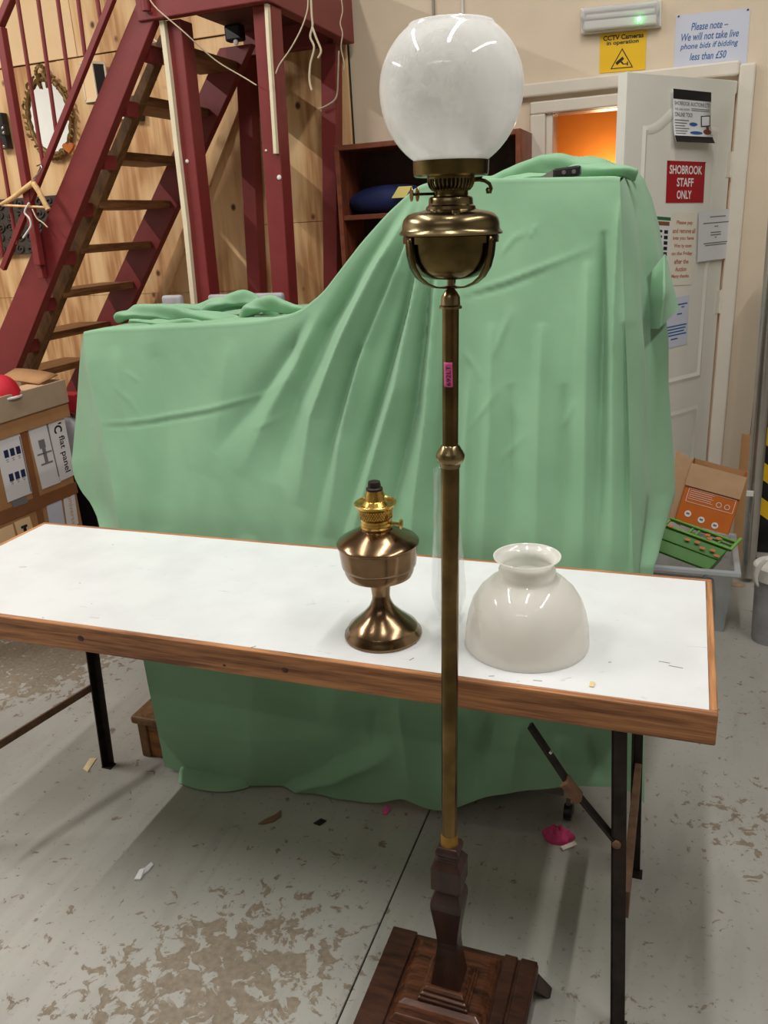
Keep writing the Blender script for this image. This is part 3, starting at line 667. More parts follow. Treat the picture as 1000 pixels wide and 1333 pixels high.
# landing
lz = 2.325; LX0, LX1, LY0, LY1 = -2.10, -1.515, 3.10, 3.955
bl = at(352, 4, 3.10); LZ = bl.z; br_ = bl.x + 0.01
MB().box((-2.06, 3.06, LZ), (br_, 3.105, LZ + 0.24)).build('landing_beam', RED, sc, bevel=0.004)
e1 = at(461, 45, 3.95)
MB().hexa([(br_ - 0.05, 3.105, LZ), (br_, 3.105, LZ), (e1.x, 3.95, LZ), (e1.x - 0.05, 3.95, LZ), (br_ - 0.05, 3.105, LZ + 0.24), (br_, 3.105, LZ + 0.24), (e1.x, 3.95, LZ + 0.24), (e1.x - 0.05, 3.95, LZ + 0.24)]).build('landing_beam', RED, sc, bevel=0.004)
MB().box((-2.06, 3.90, LZ), (-1.62, 3.95, LZ + 0.2)).build('landing_beam', RED, sc, bevel=0.004)
for k in range(6):
    y = 3.106 + k * 0.132; MB().box((-2.06, y, LZ + 0.10), (-1.575, y + 0.129, LZ + 0.125)).build('landing_board', mat('dark_red_board%d' % k, srgb(84, 30, 30), 0.7) if k == 0 else bpy.data.materials['dark_red_board0'], sc, bevel=0.002)
tp, bt = at(223, 27, 3.11), at(258, 400, 3.11)
MB().bar((tp.x, 3.15, LZ), (bt.x, 3.15, 0), 0.085, 0.085, (0, 1, 0)).build('post', RED, sc, bevel=0.004)
tp2, bt2 = at(341, 6, 3.11), at(360, 392, 3.11)
MB().bar((tp2.x, 3.15, LZ), (bt2.x - 0.02, 3.15, 0), 0.078, 0.085, (0, 1, 0)).build('post', RED, sc, bevel=0.004)
for (xa, ya, xb, yb) in ((321, 100, 331, 300), (431, 60, 433, 300)):
    p, q = at(xa, ya, 3.90), at(xb, yb, 3.90); s = (q.x - p.x) / (q.z - p.z)
    MB().bar((p.x + s * (LZ - p.z), 3.905, LZ + 0.0), (p.x + s * (0 - p.z), 3.905, 0), 0.075, 0.08, (0, 1, 0)).build('post', RED, sc, bevel=0.004)
# raw cream edges of the posts
def strip(pts, Y, wpx, dy):
    a = [at(x, y, Y) for x, y in pts]
    mb = MB(); n = len(a)
    P = [[p + Vector((dx_, yy, 0)) for p in a] for dx_, yy in ((0, 0), (wpx, 0), (wpx, dy), (0, dy), (0, 0))]
    mb.grid(P); return mb
s_ = strip([(207, 27), (216, 100), (226, 190), (238, 290), (249, 402)], 3.085, 0.020, 0.025); s_.build('bare_edge', CREAMW, sc, label='bare cream edge of the red post')
s_ = strip([(344, 5), (347, 60), (351, 120), (356, 200)], 3.085, 0.013, 0.022); s_.build('bare_edge', CREAMW, sc, label='bare cream edge of the red post')
for px, py, r_ in ((243, 210, 0.008), (363, 231, 0.010), (346, 196, 0.005)):
    c = at(px, py, 3.104); MB().lathe([(r_, 0), (r_ * .8, 0.004), (r_ * .2, 0.006)], (0, 0, 0), 12).xf(lambda p, c=c: Vector((c.x + p.x, 3.1075 - p.z, c.z + p.y))).build('white_screw_cap', WHITEPL, sc, smooth='auto')
c = at(188, 2, 3.04); MB().tube([(c.x, 3.045, c.z + 0.2), (c.x, 3.045, c.z - 0.03)], 0.016, 12).build('newel_tube', RED, sc, smooth='auto')
c = at(192, 13, 3.04); MB().lathe([(.012, 0), (.010, .012), (.004, .014)], (0, 0, 0), 12).xf(lambda p, c=c: Vector((c.x + p.x, 3.069 - p.z, c.z + p.y))).build('bolt', RED, sc, smooth='auto')
# timber strip under the far stringer
a0, a1, a2, a3 = at(322, 78, 3.93), at(333, 84, 3.93), at(172, 500, 3.93), at(160, 500, 3.93)
tag(MB().prism([a0, a1, a2, a3], (0, 0.022, 0)).build('diagonal_batten', PLY, loc=tuple(a2)), 'plywood batten running up the wall beneath the rear stair stringer', 'batten')
# railing
def rail_pts(pts, Y): return [at(x, y, Y) for x, y in pts]
rl = MB(); a, b = at(147, -3, 3.03), at(4, 350, 3.03); rl.bar(a, b, 0.024, 0.024)
railing = rl.build('stair_railing', RED, sc, bevel=0.002)
a, b = at(16, -6, 3.03), at(-2, 36, 3.03); MB().bar(b + (b - a) * 3, a, 0.035, 0.03).build('handrail', RED, railing, bevel=0.004)
a, b = at(1, 36, 3.03), at(52, 345, 3.03); MB().bar(a, b, 0.034, 0.034, (0, 1, 0)).build('railing_post', RED, railing, bevel=0.003)
a, b = at(38, 270, 3.05), at(56, 362, 3.05); MB().bar(a, b, 0.03, 0.03, (0, 1, 0)).build('railing_post', RED, railing, bevel=0.003)
for (xa, ya, xb, yb) in ((22, -5, 56, 214), (49, -5, 73, 170), (74.5, -5, 92, 124), (101, -5, 111, 74), (126, -5, 131, 28), (-1, 180, 22, 318), (-22, 180, 4, 335)):
    MB().tube([at(xa, ya, 3.03), at(xb, yb, 3.03)], 0.0085, 10).build('baluster', RED, railing, smooth='auto')
# black camera bracket below the landing
c = at(308, 38, 3.72)
o = thing('black_clamp', 'black clamp with a white screw under the landing', 'clamp', (c.x, 3.72, c.z))
MB().box((c.x - 0.05, 3.69, c.z - 0.05), (c.x + 0.035, 3.74, LZ + 0.095)).build('body', BLACK, o, bevel=0.01)
c2 = at(307, 55, 3.685); MB().lathe([(0.012, 0), (0.011, 0.008), (0.004, 0.009)], (0, 0, 0), 12).xf(lambda p: Vector((c2.x + p.x, 3.69 - p.z, c2.z + p.y))).build('screw', WHITEPL, o)
# strings
def string(pts, Y, name, lab, r=0.0026, m=STRING):
    Ys = Y if isinstance(Y, (list, tuple)) else [Y] * len(pts)
    a = [at(x, y, yy) for (x, y), yy in zip(pts, Ys)]
    q = []
    for i in range(len(a) - 1):
        p0, p1, p2, p3 = a[max(i - 1, 0)], a[i], a[i + 1], a[min(i + 2, len(a) - 1)]
        for k in range(5):
            t = k / 5; q.append(0.5 * ((2 * p1) + (p2 - p0) * t + (2 * p0 - 5 * p1 + 4 * p2 - p3) * t * t + (3 * p1 - p0 - 3 * p2 + p3) * t ** 3))
    q.append(a[-1])
    return tag(MB().tube(q, r, 6).build(name, m, smooth=True, loc=tuple(a[0])), lab, 'string')
string([(193, -4), (205, 12), (240, 42), (280, 78), (318, 101), (334, 111)], [3.0, 3.0, 3.0, 3.06, 3.09, 3.09], 'hanging_string', 'pale string slanting down across the red stair posts')
string([(401, -4), (400, 14), (392, 38), (378, 64), (364, 84), (359, 96)], 3.06, 'hanging_string', 'thin string curving down left from the landing beside the knotted cord')
string([(405, -4), (406, 20), (407, 34), (404, 48), (409, 62), (404, 84), (403, 104), (406, 118)], 3.1, 'knotted_cord', 'knotted pale cord hanging from the landing edge', 0.004)
string([(407, 36), (412, 50), (418, 66), (414, 76)], 3.1, 'cord_tail', 'short loose tail hanging off the knotted cord', 0.004)
string([(444, -4), (446, 14), (443, 30), (446, 44), (444, 62), (448, 82), (447, 92)], 3.5, 'hanging_string', 'wavy pale string hanging at the right corner of the landing')
string([(441, 66), (440, 100), (438, 126), (428, 136), (415, 142)], 3.84, 'hanging_string', 'thin cord looped round the rearmost red post', 0.004)
# ledge clutter at the top left
ld = structure(MB().box((-5.2, 3.86, 2.775), (-2.95, 3.998, 2.795)).build('trim_6', CREAMW, bevel=0.003))
jars = [(14, 0.03, 0.10, WHITEPL, 'white squat jar on the high ledge, leftmost of the row'), (38, 0.028, 0.16, NAVY, 'slim dark blue bottle on the high ledge'), (45, 0.02, 0.12, WHITEPL, 'narrow white bottle on the high ledge beside the blue one'), (60, 0.04, 0.06, GREYP, 'grey round tin on the high ledge'), (84, 0.045, 0.05, CARDG, 'low beige pot on the high ledge behind the railing'), (99, 0.03, 0.14, BLACK, 'black bottle on the high ledge, rightmost of the row')]
for x, r, h, m_, lb in jars:
    c = at(x, 12, 3.90)
    tag(MB().lathe([(r * .9, 0), (r, 0.006), (r, h * .62), (r * .55, h * .78), (r * .5, h)], (c.x, 3.92, 2.7955), 16).build('ledge_bottle', m_, smooth='auto', loc=(c.x, 3.92, 2.7955)), lb, 'bottle', 'bottles and jars on the high ledge')
structure(MB().box((-5.2, 3.985, 2.8), (-2.9, 3.999, 3.4)).build('wall_dark_sheet', DARK))  # flat sheet, darkness of the space above the ledge put into its colour
# oval mirror
mc = at(67, 153, 3.95); mo = thing('oval_mirror', 'oval mirror in an ornate tarnished gilt frame behind the stair railing', 'mirror', (mc.x, 3.95, mc.z))
RX, RZ = 0.134, 0.178
mb = MB(); n = 48
mb.add([(mc.x + RX * math.cos(2 * math.pi * k / n), 3.935, mc.z + RZ * math.sin(2 * math.pi * k / n)) for k in range(n)] + [(mc.x + RX * math.cos(2 * math.pi * k / n), 3.945, mc.z + RZ * math.sin(2 * math.pi * k / n)) for k in range(n)], [tuple(range(n))] + [(k, (k + 1) % n, n + (k + 1) % n, n + k) for k in range(n)])
mb.build('mirror_glass', MIRROR, mo)
mb = MB(); q = [Vector((mc.x + (RX + 0.005) * math.cos(t), 3.932, mc.z + (RZ + 0.005) * math.sin(t))) for t in [2 * math.pi * k / 64 for k in range(65)]]
mb.tube(q, [0.012 + 0.003 * math.sin(k * 2.1) for k in range(65)], 8)
for k in range(40):
    t = 2 * math.pi * k / 40 + random.uniform(-.03, .03); p = Vector((mc.x + (RX + 0.014) * math.cos(t), 3.930, mc.z + (RZ + 0.014) * math.sin(t)))
    r = random.uniform(0.008, 0.014); a = t + random.uniform(-1, 1)
    mb.tube([p + Vector((r * 1.6 * math.cos(a + s), -0.004, r * 1.6 * math.sin(a + s))) for s in (0, .9, 1.8, 2.7)], [r * .5, r * .6, r * .5, r * .2], 6)
for k in range(9):
    t = k / 8 * math.pi; mb.tube([(mc.x + 0.028 * math.cos(t), 3.93, mc.z + RZ + 0.03 + 0.03 * math.sin(t)), (mc.x + 0.040 * math.cos(t), 3.925, mc.z + RZ + 0.03 + 0.045 * math.sin(t))], [0.013, 0.006], 6)
for sg in (-1, 1):
    mb.tube([(mc.x + sg * 0.01, 3.928, mc.z + RZ + 0.03), (mc.x + sg * 0.03, 3.926, mc.z + RZ - 0.005), (mc.x + sg * 0.02, 3.928, mc.z + RZ - 0.04)], [0.012, 0.010, 0.004], 6)
mb.lathe([(0.02, -0.01), (0.024, 0), (0.012, 0.014)], (0, 0, 0), 12).build('mirror_frame', GILT, mo, smooth='auto') if False else mb.build('mirror_frame', GILT, mo, smooth='auto')
for k in range(5):
    t = -math.pi / 2 + (k - 2) * 0.16; MB().lathe([(0.018, 0), (0.014, 0.012), (0.004, 0.02)], (0, 0, 0), 10).xf(lambda p, t=t: Vector((mc.x + (RX + .02) * math.cos(t) + p.x, 3.935 - p.z, mc.z + (RZ + .02) * math.sin(t) + p.y))).build('rosette', GILT, mo, smooth='auto')
# heart, lantern, black bracket, carved panel, hanger
hc = at(89, 192, 3.90)
hp = [(0.036 * (math.sin(t) ** 3), 0.030 * (0.8125 * math.cos(t) - 0.3125 * math.cos(2 * t) - 0.125 * math.cos(3 * t) - 0.0625 * math.cos(4 * t))) for t in [2 * math.pi * k / 28 for k in range(28)]]
tag(MB().prism([(hc.x + a, 3.895, hc.z + b) for a, b in hp], (0, 0.018, 0)).build('heart_ornament', mat('orange_plush', srgb(190, 104, 40), 0.8), bevel=0.006, loc=(hc.x, 3.895, hc.z)), 'orange heart-shaped ornament hanging over the mirror edge', 'ornament')
p = [at(x, y, 3.92) for x, y in ((114, 84), (124, 92), (133, 91), (126, 130), (116, 112))]
lt = thing('hexagonal_lantern', 'cream hexagonal wall lantern mostly hidden by the red stringer', 'lantern', tuple(at(124, 130, 3.92)))
cx, cz = at(127, 105, 3.9).x, at(127, 105, 3.9).z
for k in range(6):
    a0, a1 = math.pi / 3 * k, math.pi / 3 * (k + 1); A = Vector((cx + 0.07 * math.cos(a0), 3.88 + 0.06 * math.sin(a0), 0)); B = Vector((cx + 0.07 * math.cos(a1), 3.88 + 0.06 * math.sin(a1), 0))
    for z in (cz - 0.10, cz + 0.07): MB().bar(A + Vector((0, 0, z)), B + Vector((0, 0, z)), 0.008, 0.012).build('frame_bar', CREAMW, lt)
    MB().bar(A + Vector((0, 0, cz - 0.1)), A + Vector((0, 0, cz + 0.07)), 0.008, 0.008).build('frame_bar', CREAMW, lt)
    MB().prism([A + Vector((0, 0, cz - 0.095)), B + Vector((0, 0, cz - 0.095)), B + Vector((0, 0, cz + 0.065)), A + Vector((0, 0, cz + 0.065))], (0, 0.002, 0)).build('pane', CREAM2 if k in (3, 4) else BLACK, lt)
c = at(4, 175, 3.9)
o = thing('black_wall_bracket', 'black metal bracket with chrome bolts on the plywood at left edge', 'bracket', (c.x, 3.94, c.z))
MB().box((c.x - 0.06, 3.91, c.z - 0.07), (c.x + 0.005, 3.954, c.z + 0.11)).build('plate', BLACK, o, bevel=0.004)
MB().box((c.x - 0.01, 3.89, c.z - 0.005), (c.x + 0.032, 3.91, c.z + 0.045)).build('arm', BLACK, o, bevel=0.004)
for x, z in ((c.x + 0.018, c.z + 0.03), (c.x + 0.018, c.z + 0.006), (c.x + 0.0, c.z - 0.06)): MB().lathe([(0.008, 0), (0.007, 0.006), (0.002, 0.008)], (0, 0, 0), 10).xf(lambda p, x=x, z=z: Vector((x + p.x, 3.889 - p.z, z + p.y))).build('bolt', STEEL, o, smooth='auto')
fr = Frame(at(-30, 262, 3.93), at(72, 254, 3.93), at(-26, 334, 3.93))
o = thing('carved_panel', 'dark scrollwork carved panel on the plywood below the hanger', 'wall panel', tuple(fr.p(.5, 1)))
fr.slab(MB(), 0, 0, 1, 1, -0.02, 0.004).build('panel', CARVED, o, bevel=0.003)
mb = MB()
for i in range(8):
    for j in range(5):
        u, v = (i + 0.5) / 8, (j + 0.5) / 5; sg = 1 if (i + j) % 2 else -1
        q = [fr.p(u + 0.055 * (1 - k / 12) * math.cos(sg * k * 0.75 + i), v + 0.085 * (1 - k / 12) * math.sin(sg * k * 0.75 + i), 0.008) for k in range(11)]
        mb.tube(q, 0.006, 5)
sw = mb.build('scrollwork', CARVED, o, smooth=True); sw['kind'] = 'stuff'
hg = thing('coat_hanger', 'wooden coat hanger hooked on the stair railing', 'hanger', tuple(at(44, 232, 3.0)))
mb = MB(); q = [at(x, y, 3.0) for x, y in ((2, 266), (16, 258), (32, 246), (43, 238))]; mb.tube(q, [0.008, 0.010, 0.011, 0.012], 10); q = [at(x, y, 3.0) for x, y in ((43, 238), (50, 248), (57, 262), (63, 273))]; mb.tube(q, [0.012, 0.012, 0.011, 0.012], 10); mb.build('shoulders', HANGER, hg, smooth='auto')
MB().tube([at(2, 267, 3.0), at(62, 270, 3.0)], 0.005, 8).build('trouser_bar', HANGER, hg, smooth='auto')
q = [at(43, 238, 3.0), at(44, 232, 3.0), at(50, 226, 3.005), at(55, 219, 3.0), at(53, 214, 3.01), at(48, 216, 3.02)]; MB().tube(q, 0.003, 6).build('hook', STEEL, hg, smooth=True)
string([(38, 264), (32, 276), (38, 284), (40, 294), (34, 304), (30, 310)], 2.99, 'string_loop', 'white string tied to the coat hanger bar', 0.004, WHITEPL)
string([(42, 272), (48, 284), (56, 290), (62, 296)], 2.99, 'string_tail', 'thin string end trailing from the coat hanger towards the stringer', 0.003)
fr = Frame(at(150, 143, 3.93), at(186, 147, 3.93), at(150, 154, 3.93))
o = thing('white_wall_device', 'white handheld device with black end behind the stair timber', 'device', tuple(fr.p(.5, 1)))
fr.slab(MB(), 0, 0, .72, 1, -0.02, 0.015).build('body', WHITEPL, o, bevel=0.003); fr.slab(MB(), .72, 0, 1, 1, -0.02, 0.016).build('end_cap', BLACK, o, bevel=0.003)
string([(198, 50), (208, 56), (214, 50), (216, 40)], 3.94, 'wall_cable', 'thin white cable looped on the plywood near the top tread', 0.005, WHITEPL)
string([(196, 104), (204, 104)], 3.9, 'cable_end', 'short dark cable end against the rear stringer', 0.003, BLACK)

# grey plastic chair backs / panels behind the heap
for (x0, x1, y0, y1, lb, m_) in ((214, 246, 384, 430, 'grey plastic tub lid standing behind the left end of the sheet', GREYP), (274, 376, 383, 430, 'pale grey panel standing behind the folded sheet and red posts', GREYP)):
    a, b = at(x0, y0, 3.02), at(x1, y1, 3.02)
    tag(MB().box((a.x, 2.99, 0.0), (b.x, 3.02, a.z)).build('grey_panel', m_, bevel=0.012, seg=3, loc=((a.x + b.x) / 2, 3.0, 0)), lb, 'panel')

# ================================================================== TABLE
TX0, TX1, TY0, TY1, TZ = -1.80, 0.093, 1.26, 1.815, 0.72
tb = thing('trestle_table', 'long folding table with a white top and stained pine edging', 'table', (-0.85, 1.54, 0))
MB().box((TX0 + 0.014, TY0 + 0.014, TZ - 0.02), (TX1 - 0.014, TY1 - 0.012, TZ - 0.001)).build('tabletop', MELAMINE, tb)
MB().box((TX0, TY0, TZ - 0.062), (TX1, TY0 + 0.0138, TZ)).build('edge_board', PINE, tb, bevel=0.003, seg=3)
MB().box((TX0, TY1 - 0.0118, TZ - 0.062), (TX1, TY1, TZ)).build('edge_board', PINE, tb, bevel=0.003, seg=3)
MB().box((TX0, TY0 + 0.0142, TZ - 0.062), (TX0 + 0.0138, TY1 - 0.0122, TZ)).build('edge_board', PINEY, tb, bevel=0.003, seg=3)
MB().box((TX1 - 0.0138, TY0 + 0.0142, TZ - 0.062), (TX1, TY1 - 0.0122, TZ)).build('edge_board', PINEY, tb, bevel=0.003, seg=3)
def knot(x, z, r):
    MB().lathe([(r, 0), (r * 0.7, 0.0012), (0.001, 0.0016)], (0, 0, 0), 16).xf(lambda p: Vector((x + p.x * 1.2, TY0 + 0.0004 - p.z, z + p.y))).build('knot', MAHOGD, tb, smooth=True)
for px, py, r in ((105, 831, 0.008), (371, 872, 0.007), (292, 866, 0.003)):
    p = at(px, py, TY0); knot(p.x, p.z, r)
def angle_iron(a, b, sx=1, sy=1, wd=0.028, m=IRON):
    a, b = Vector(a), Vector(b); mb = MB()
    X = Vector((wd * sx, 0, 0)); Yv = Vector((0, wd * sy, 0)); t = 0.004
    for e1, e2 in ((X, Vector((0, t * sy, 0))), (Vector((t * sx, 0, 0)), Yv)):
        mb.hexa([a, a + e1, a + e1 + e2, a + e2, b, b + e1, b + e1 + e2, b + e2])
    return mb
LX = {'r': (-0.085, -0.052), 'l': (-1.60, -1.585)}
ang = angle_iron((-0.080, 1.285, TZ - 0.02), (-0.050, 1.212, 0), 1, 1, 0.027); ang.build('leg', IRON, tb)
angle_iron((-0.066, 1.70, TZ - 0.02), (-0.043, 1.655, 0), 1, -1, 0.024).build('leg', IRON, tb)
angle_iron((-1.70, 1.285, TZ - 0.02), (-1.735, 1.237, 0), 1, 1, 0.027).build('leg', IRON, tb)
angle_iron((-1.585, 1.70, TZ - 0.02), (-1.590, 1.655, 0), 1, -1, 0.026).build('leg', IRON, tb)
MB().box((-0.046, 1.27, 0.235), (-0.030, 1.68, 0.30)).build('leg_tie', RUST, tb, bevel=0.002)
MB().bar((-1.600, 1.665, 0.262), (-1.718, 1.26, 0.232), 0.006, 0.022).build('leg_tie', RUST, tb)
for xx in (-0.06, -1.64): MB().box((xx - 0.02, 1.28, TZ - 0.026), (xx + 0.02, 1.70, TZ - 0.0205)).build('bearer', IRON, tb)
A, Bp = at(690, 944, 1.30), at(745, 1026, 1.285); Cc = at(803, 1096, 1.262)
MB().bar(A, Bp, 0.006, 0.021, (0, 1, 0)).build('stay', IRON, tb)
MB().bar(Bp, Cc, 0.006, 0.019, (0, 1, 0)).build('stay', IRON, tb)
MB().bar(Bp + Vector((-.014, -.004, .018)), Bp + Vector((.014, -.004, -.018)), 0.016, 0.028, (0, 1, 0)).build('stay_joint', RUST, tb, bevel=0.002)
MB().lathe([(0.009, 0), (0.008, 0.006), (0.002, 0.008)], (0, 0, 0), 12).xf(lambda p: Vector((Cc.x + p.x, 1.258 - p.z, Cc.z + p.y))).build('rivet', RUST, tb, smooth='auto')
q = at(717, 978, 1.292); MB().lathe([(0.004, 0), (0.003, 0.004)], (0, 0, 0), 10).xf(lambda p: Vector((q.x + p.x, 1.29 - p.z, q.z + p.y))).build('rivet', STEEL, tb)
for (x, y) in ((-0.043, 1.655), (-1.590, 1.655), (-0.050, 1.212), (-1.735, 1.237)): MB().box((x - 0.002, y - 0.026 if y > 1.5 else y - 0.001, 0.0), (x + 0.03, y + 0.003 if y > 1.5 else y + 0.029, 0.004)).build('foot_plate', IRON, tb)

# ---- things on the table
al = Vector((-0.547, 1.392, TZ)); tl_ = thing('bronze_oil_lamp', 'bronze table oil lamp with bright brass burner and no shade', 'oil lamp', tuple(al))
MB().lathe([(0.0795, 0), (0.0805, 0.003), (0.0795, 0.007), (0.074, 0.012), (0.072, 0.019), (0.070, 0.022), (0.056, 0.034), (0.040, 0.048), (0.026, 0.064), (0.019, 0.080), (0.0175, 0.092)], al, 56, cap1=True).build('pedestal', BRONZE, tl_, smooth='auto')
MB().lathe([(0.0185, 0.092), (0.0188, 0.098), (0.0205, 0.11), (0.0235, 0.122), (0.024, 0.127)], al, 40).build('stem_collar', BRONZE, tl_, smooth='auto')
MB().lathe([(0.02, 0.126), (0.050, 0.129), (0.066, 0.136), (0.070, 0.146), (0.070, 0.154), (0.0745, 0.158), (0.0755, 0.163), (0.0785, 0.196), (0.079, 0.200), (0.0822, 0.203), (0.0825, 0.206), (0.079, 0.2105), (0.060, 0.2215), (0.042, 0.2310), (0.0335, 0.235), (0.0325, 0.238)], al, 64).build('font', BRONZE, tl_, smooth='auto')
MB().lathe([(0.0315, 0.236), (0.0325, 0.240), (0.0305, 0.243), (0.0315, 0.247), (0.0305, 0.251), (0.031, 0.256), (0.0325, 0.259)], al, 48).build('burner_base', BRASSG, tl_, smooth='auto')
mb = MB(); mb.lathe([(0.0315, 0.258), (0.0335, 0.279)], al, 48, False, False)
for k in range(40):
    for sg in (-1, 1):
        mb.tube([al + Vector((rr * math.cos(t), rr * math.sin(t), zz)) for rr, zz, t in [(0.0318 + 0.002 * s, 0.259 + 0.019 * s, 2 * math.pi * (k / 40 + sg * s * 0.06)) for s in (0, .5, 1)]], 0.0006, 4, False)
mb.build('burner_mesh', BRASSG, tl_, smooth='auto')
MB().lathe([(0.0335, 0.277), (0.0345, 0.281), (0.040, 0.284), (0.0415, 0.288), (0.040, 0.289), (0.034, 0.285), (0.026, 0.285), (0.0205, 0.292), (0.019, 0.294)], al, 48, False, False).build('gallery', BRASSG, tl_, smooth='auto', solid=0.0008)
MB().lathe([(0.020, 0.290), (0.0195, 0.306), (0.0175, 0.309), (0.0165, 0.314)], al, 32).build('wick_tube', BRASSG, tl_, smooth='auto')
MB().lathe([(0.0160, 0.313), (0.0165, 0.318), (0.013, 0.320), (0.0125, 0.327), (0.0115, 0.331), (0.009, 0.332)], al, 28).build('wick_cap', IRON, tl_, smooth='auto')
q = al + Vector((0.030, -0.006, 0.250)); mb = MB(); mb.tube([q, q + Vector((0.018, -0.004, 0.001)), q + Vector((0.022, -0.005, 0.001))], 0.0028, 8)
mb.lathe([(0.004, 0), (0.0095, 0.002), (0.0098, 0.005), (0.004, 0.007)], (0, 0, 0), 16).v[-64:]
mb.v[-64:] = [q + Vector((0.021, -0.005, 0.001)) + Vector((p.z, -0.2 * p.z + p.x * 0.2, 0)) + Vector((0, p.x, p.y)) for p in mb.v[-64:]]
mb.build('wick_winder', BRASSG, tl_, smooth='auto')

cb = Vector((-0.4335, 1.495, TZ + 0.0004))
def thin_glass(prof, c, n=56, t=0.0016):
    pr = list(prof); inner = [(max(r - t, 0.0005), z) for r, z in reversed(pr)]
    full = pr + inner + [pr[0]]
    return MB().lathe(full, c, n, False, False)
tag(thin_glass([(0.0235, 0), (0.0245, 0.012), (0.031, 0.032), (0.0365, 0.055), (0.0365, 0.075), (0.034, 0.115), (0.030, 0.182), (0.0265, 0.26), (0.0245, 0.315), (0.0250, 0.33)], cb).build('glass_chimney', GLASS, smooth=True, loc=tuple(cb)), 'tall clear glass lamp chimney behind the brass pole', 'glass')
sb = Vector((-0.2575, 1.432, TZ + 0.0004))
tag(thin_glass([(r, z * 0.9) for r, z in [(0.1215, 0), (0.1215, 0.012), (0.1195, 0.04), (0.1145, 0.072), (0.106, 0.100), (0.093, 0.124), (0.075, 0.144), (0.060, 0.154), (0.0535, 0.157), (0.0525, 0.163), (0.0545, 0.168), (0.0545, 0.175), (0.0500, 0.179), (0.0490, 0.185), (0.0505, 0.191), (0.0570, 0.198), (0.0640, 0.203), (0.0645, 0.2055)]], sb, 72, 0.003).build('opal_dome', OPAL, smooth=True, loc=tuple(sb)), 'cream opal glass dome lamp shade standing on the table', 'lampshade')
p = atz(771, 891, TZ); fr = Frame(p + Vector((-.004, .008, .0012)), p + Vector((.004, .0075, .0012)), p + Vector((-.0045, -.008, .0004)))
tag(fr.slab(MB(), 0, 0, 1, 1, 0, 0.0006).build('paper_label', mat('buff_paper', srgb(222, 200, 140), 0.7), loc=tuple(p)), 'tiny buff paper label stuck near the front of the white tabletop', 'label')
mbk = MB()
for (x, y, ln, an) in ((147, 709, .006, 0), (104, 759, .005, .2), (56, 804, .005, .1), (330, 842, .012, .9), (540, 838, .010, 1.0), (536, 858, .012, 1.1), (880, 868, .025, -.15), (794, 862, .006, .4), (865, 862, .02, -.1), (640, 880, .01, .3), (700, 886, .016, .1), (30, 738, .02, .3)):
    p = atz(x, y, TZ - 0.0009); d = Vector((math.cos(an), math.sin(an), 0)) * ln / 2; s = Vector((-math.sin(an), math.cos(an), 0)) * 0.0012
    mbk.add([p - d - s, p + d - s, p + d + s, p - d + s], [(0, 1, 2, 3)])
mk = mbk.build('scratch_marks', INKG, tb); mk['kind'] = 'stuff'

# ================================================================== STANDARD LAMP
BX, BY = -0.357, 1.145
LA = math.atan(0.031); PV = Vector((BX, BY, 0.09)); RM = Matrix.Rotation(LA, 3, 'Y')
def lean(p): return PV + RM @ (Vector(p) - PV)
lp = thing('standard_oil_lamp', 'tall brass standard oil lamp with dark square base and white glass globe', 'floor lamp', (BX, BY, 0))
ax = Vector((BX, BY, 0))
# base
mb = MB().box((BX - 0.158, 0.945, 0.048), (BX + 0.158, 1.262, 0.072)); mb.build('base_plate', OAK, lp, bevel=0.004)
for (x0, x1) in ((BX - 0.158, BX - 0.10), (BX + 0.088, BX + 0.118), (BX + 0.122, BX + 0.158)):
    MB().box((x0, 0.945, 0.072), (x1 - 0.002, 1.262, 0.078)).build('base_board', OAK, lp, bevel=0.003)
tier = [((-.098, -.095), (.086, .105), .0720, .084), ((-.088, -.062), (.078, .095), .084, .0895)]
for (x0, y0), (x1, y1), z0, z1 in tier:
    i = 0.012
    MB().add([(BX + x0, BY + y0, z0), (BX + x1, BY + y0, z0), (BX + x1, BY + y1, z0), (BX + x0, BY + y1, z0), (BX + x0 + i, BY + y0 + i, z1), (BX + x1 - i, BY + y0 + i, z1), (BX + x1 - i, BY + y1 - i, z1), (BX + x0 + i, BY + y1 - i, z1)], [(3, 2, 1, 0), (4, 5, 6, 7), (0, 1, 5, 4), (1, 2, 6, 5), (2, 3, 7, 6), (3, 0, 4, 7)]).build('base_tier', OAKR, lp, bevel=0.002)
for sx in (-1, 1):
    for (yy, sy) in ((0.965, -1), (1.242, 1)):
        x = BX + sx * 0.138
        MB().hexa([(x + sx * .034 - .014, yy + sy * .02 - .014, 0), (x + sx * .034 + .014, yy + sy * .02 - .014, 0), (x + sx * .034 + .014, yy + sy * .02 + .014, 0), (x + sx * .034 - .014, yy + sy * .02 + .014, 0), (x - .02, yy - .02, .048), (x + .02, yy - .02, .048), (x + .02, yy + .02, .048), (x - .02, yy + .02, .048)]).build('foot', OAKC, lp, bevel=0.004)
def sq(prof, name, m, bevel=0.0):
    mb = MB(); r2 = math.sqrt(2); mb.lathe([(r * r2, z) for r, z in prof], ax, 4, rot=math.pi / 4); mb.xf(lean); return mb.build(name, m, lp, bevel=bevel)
sq([(.050, .0885), (.050, .097), (.046, .099), (.046, .105), (.041, .107), (.041, .113), (.035, .117)], 'base_moulding', OAKR, 0.0015)
sq([(.030, .114), (.0275, .135), (.0225, .175), (.020, .205), (.0195, .220), (.0215, .245), (.0265, .285), (.0295, .308), (.0295, .318), (.0285, .326), (.023, .343), (.0215, .346), (.0215, .352), (.0285, .354), (.0285, .402), (.0195, .418), (.0175, .420), (.0175, .426), (.0215, .429), (.0215, .437), (.018, .446)], 'column', OAKC, 0.002)
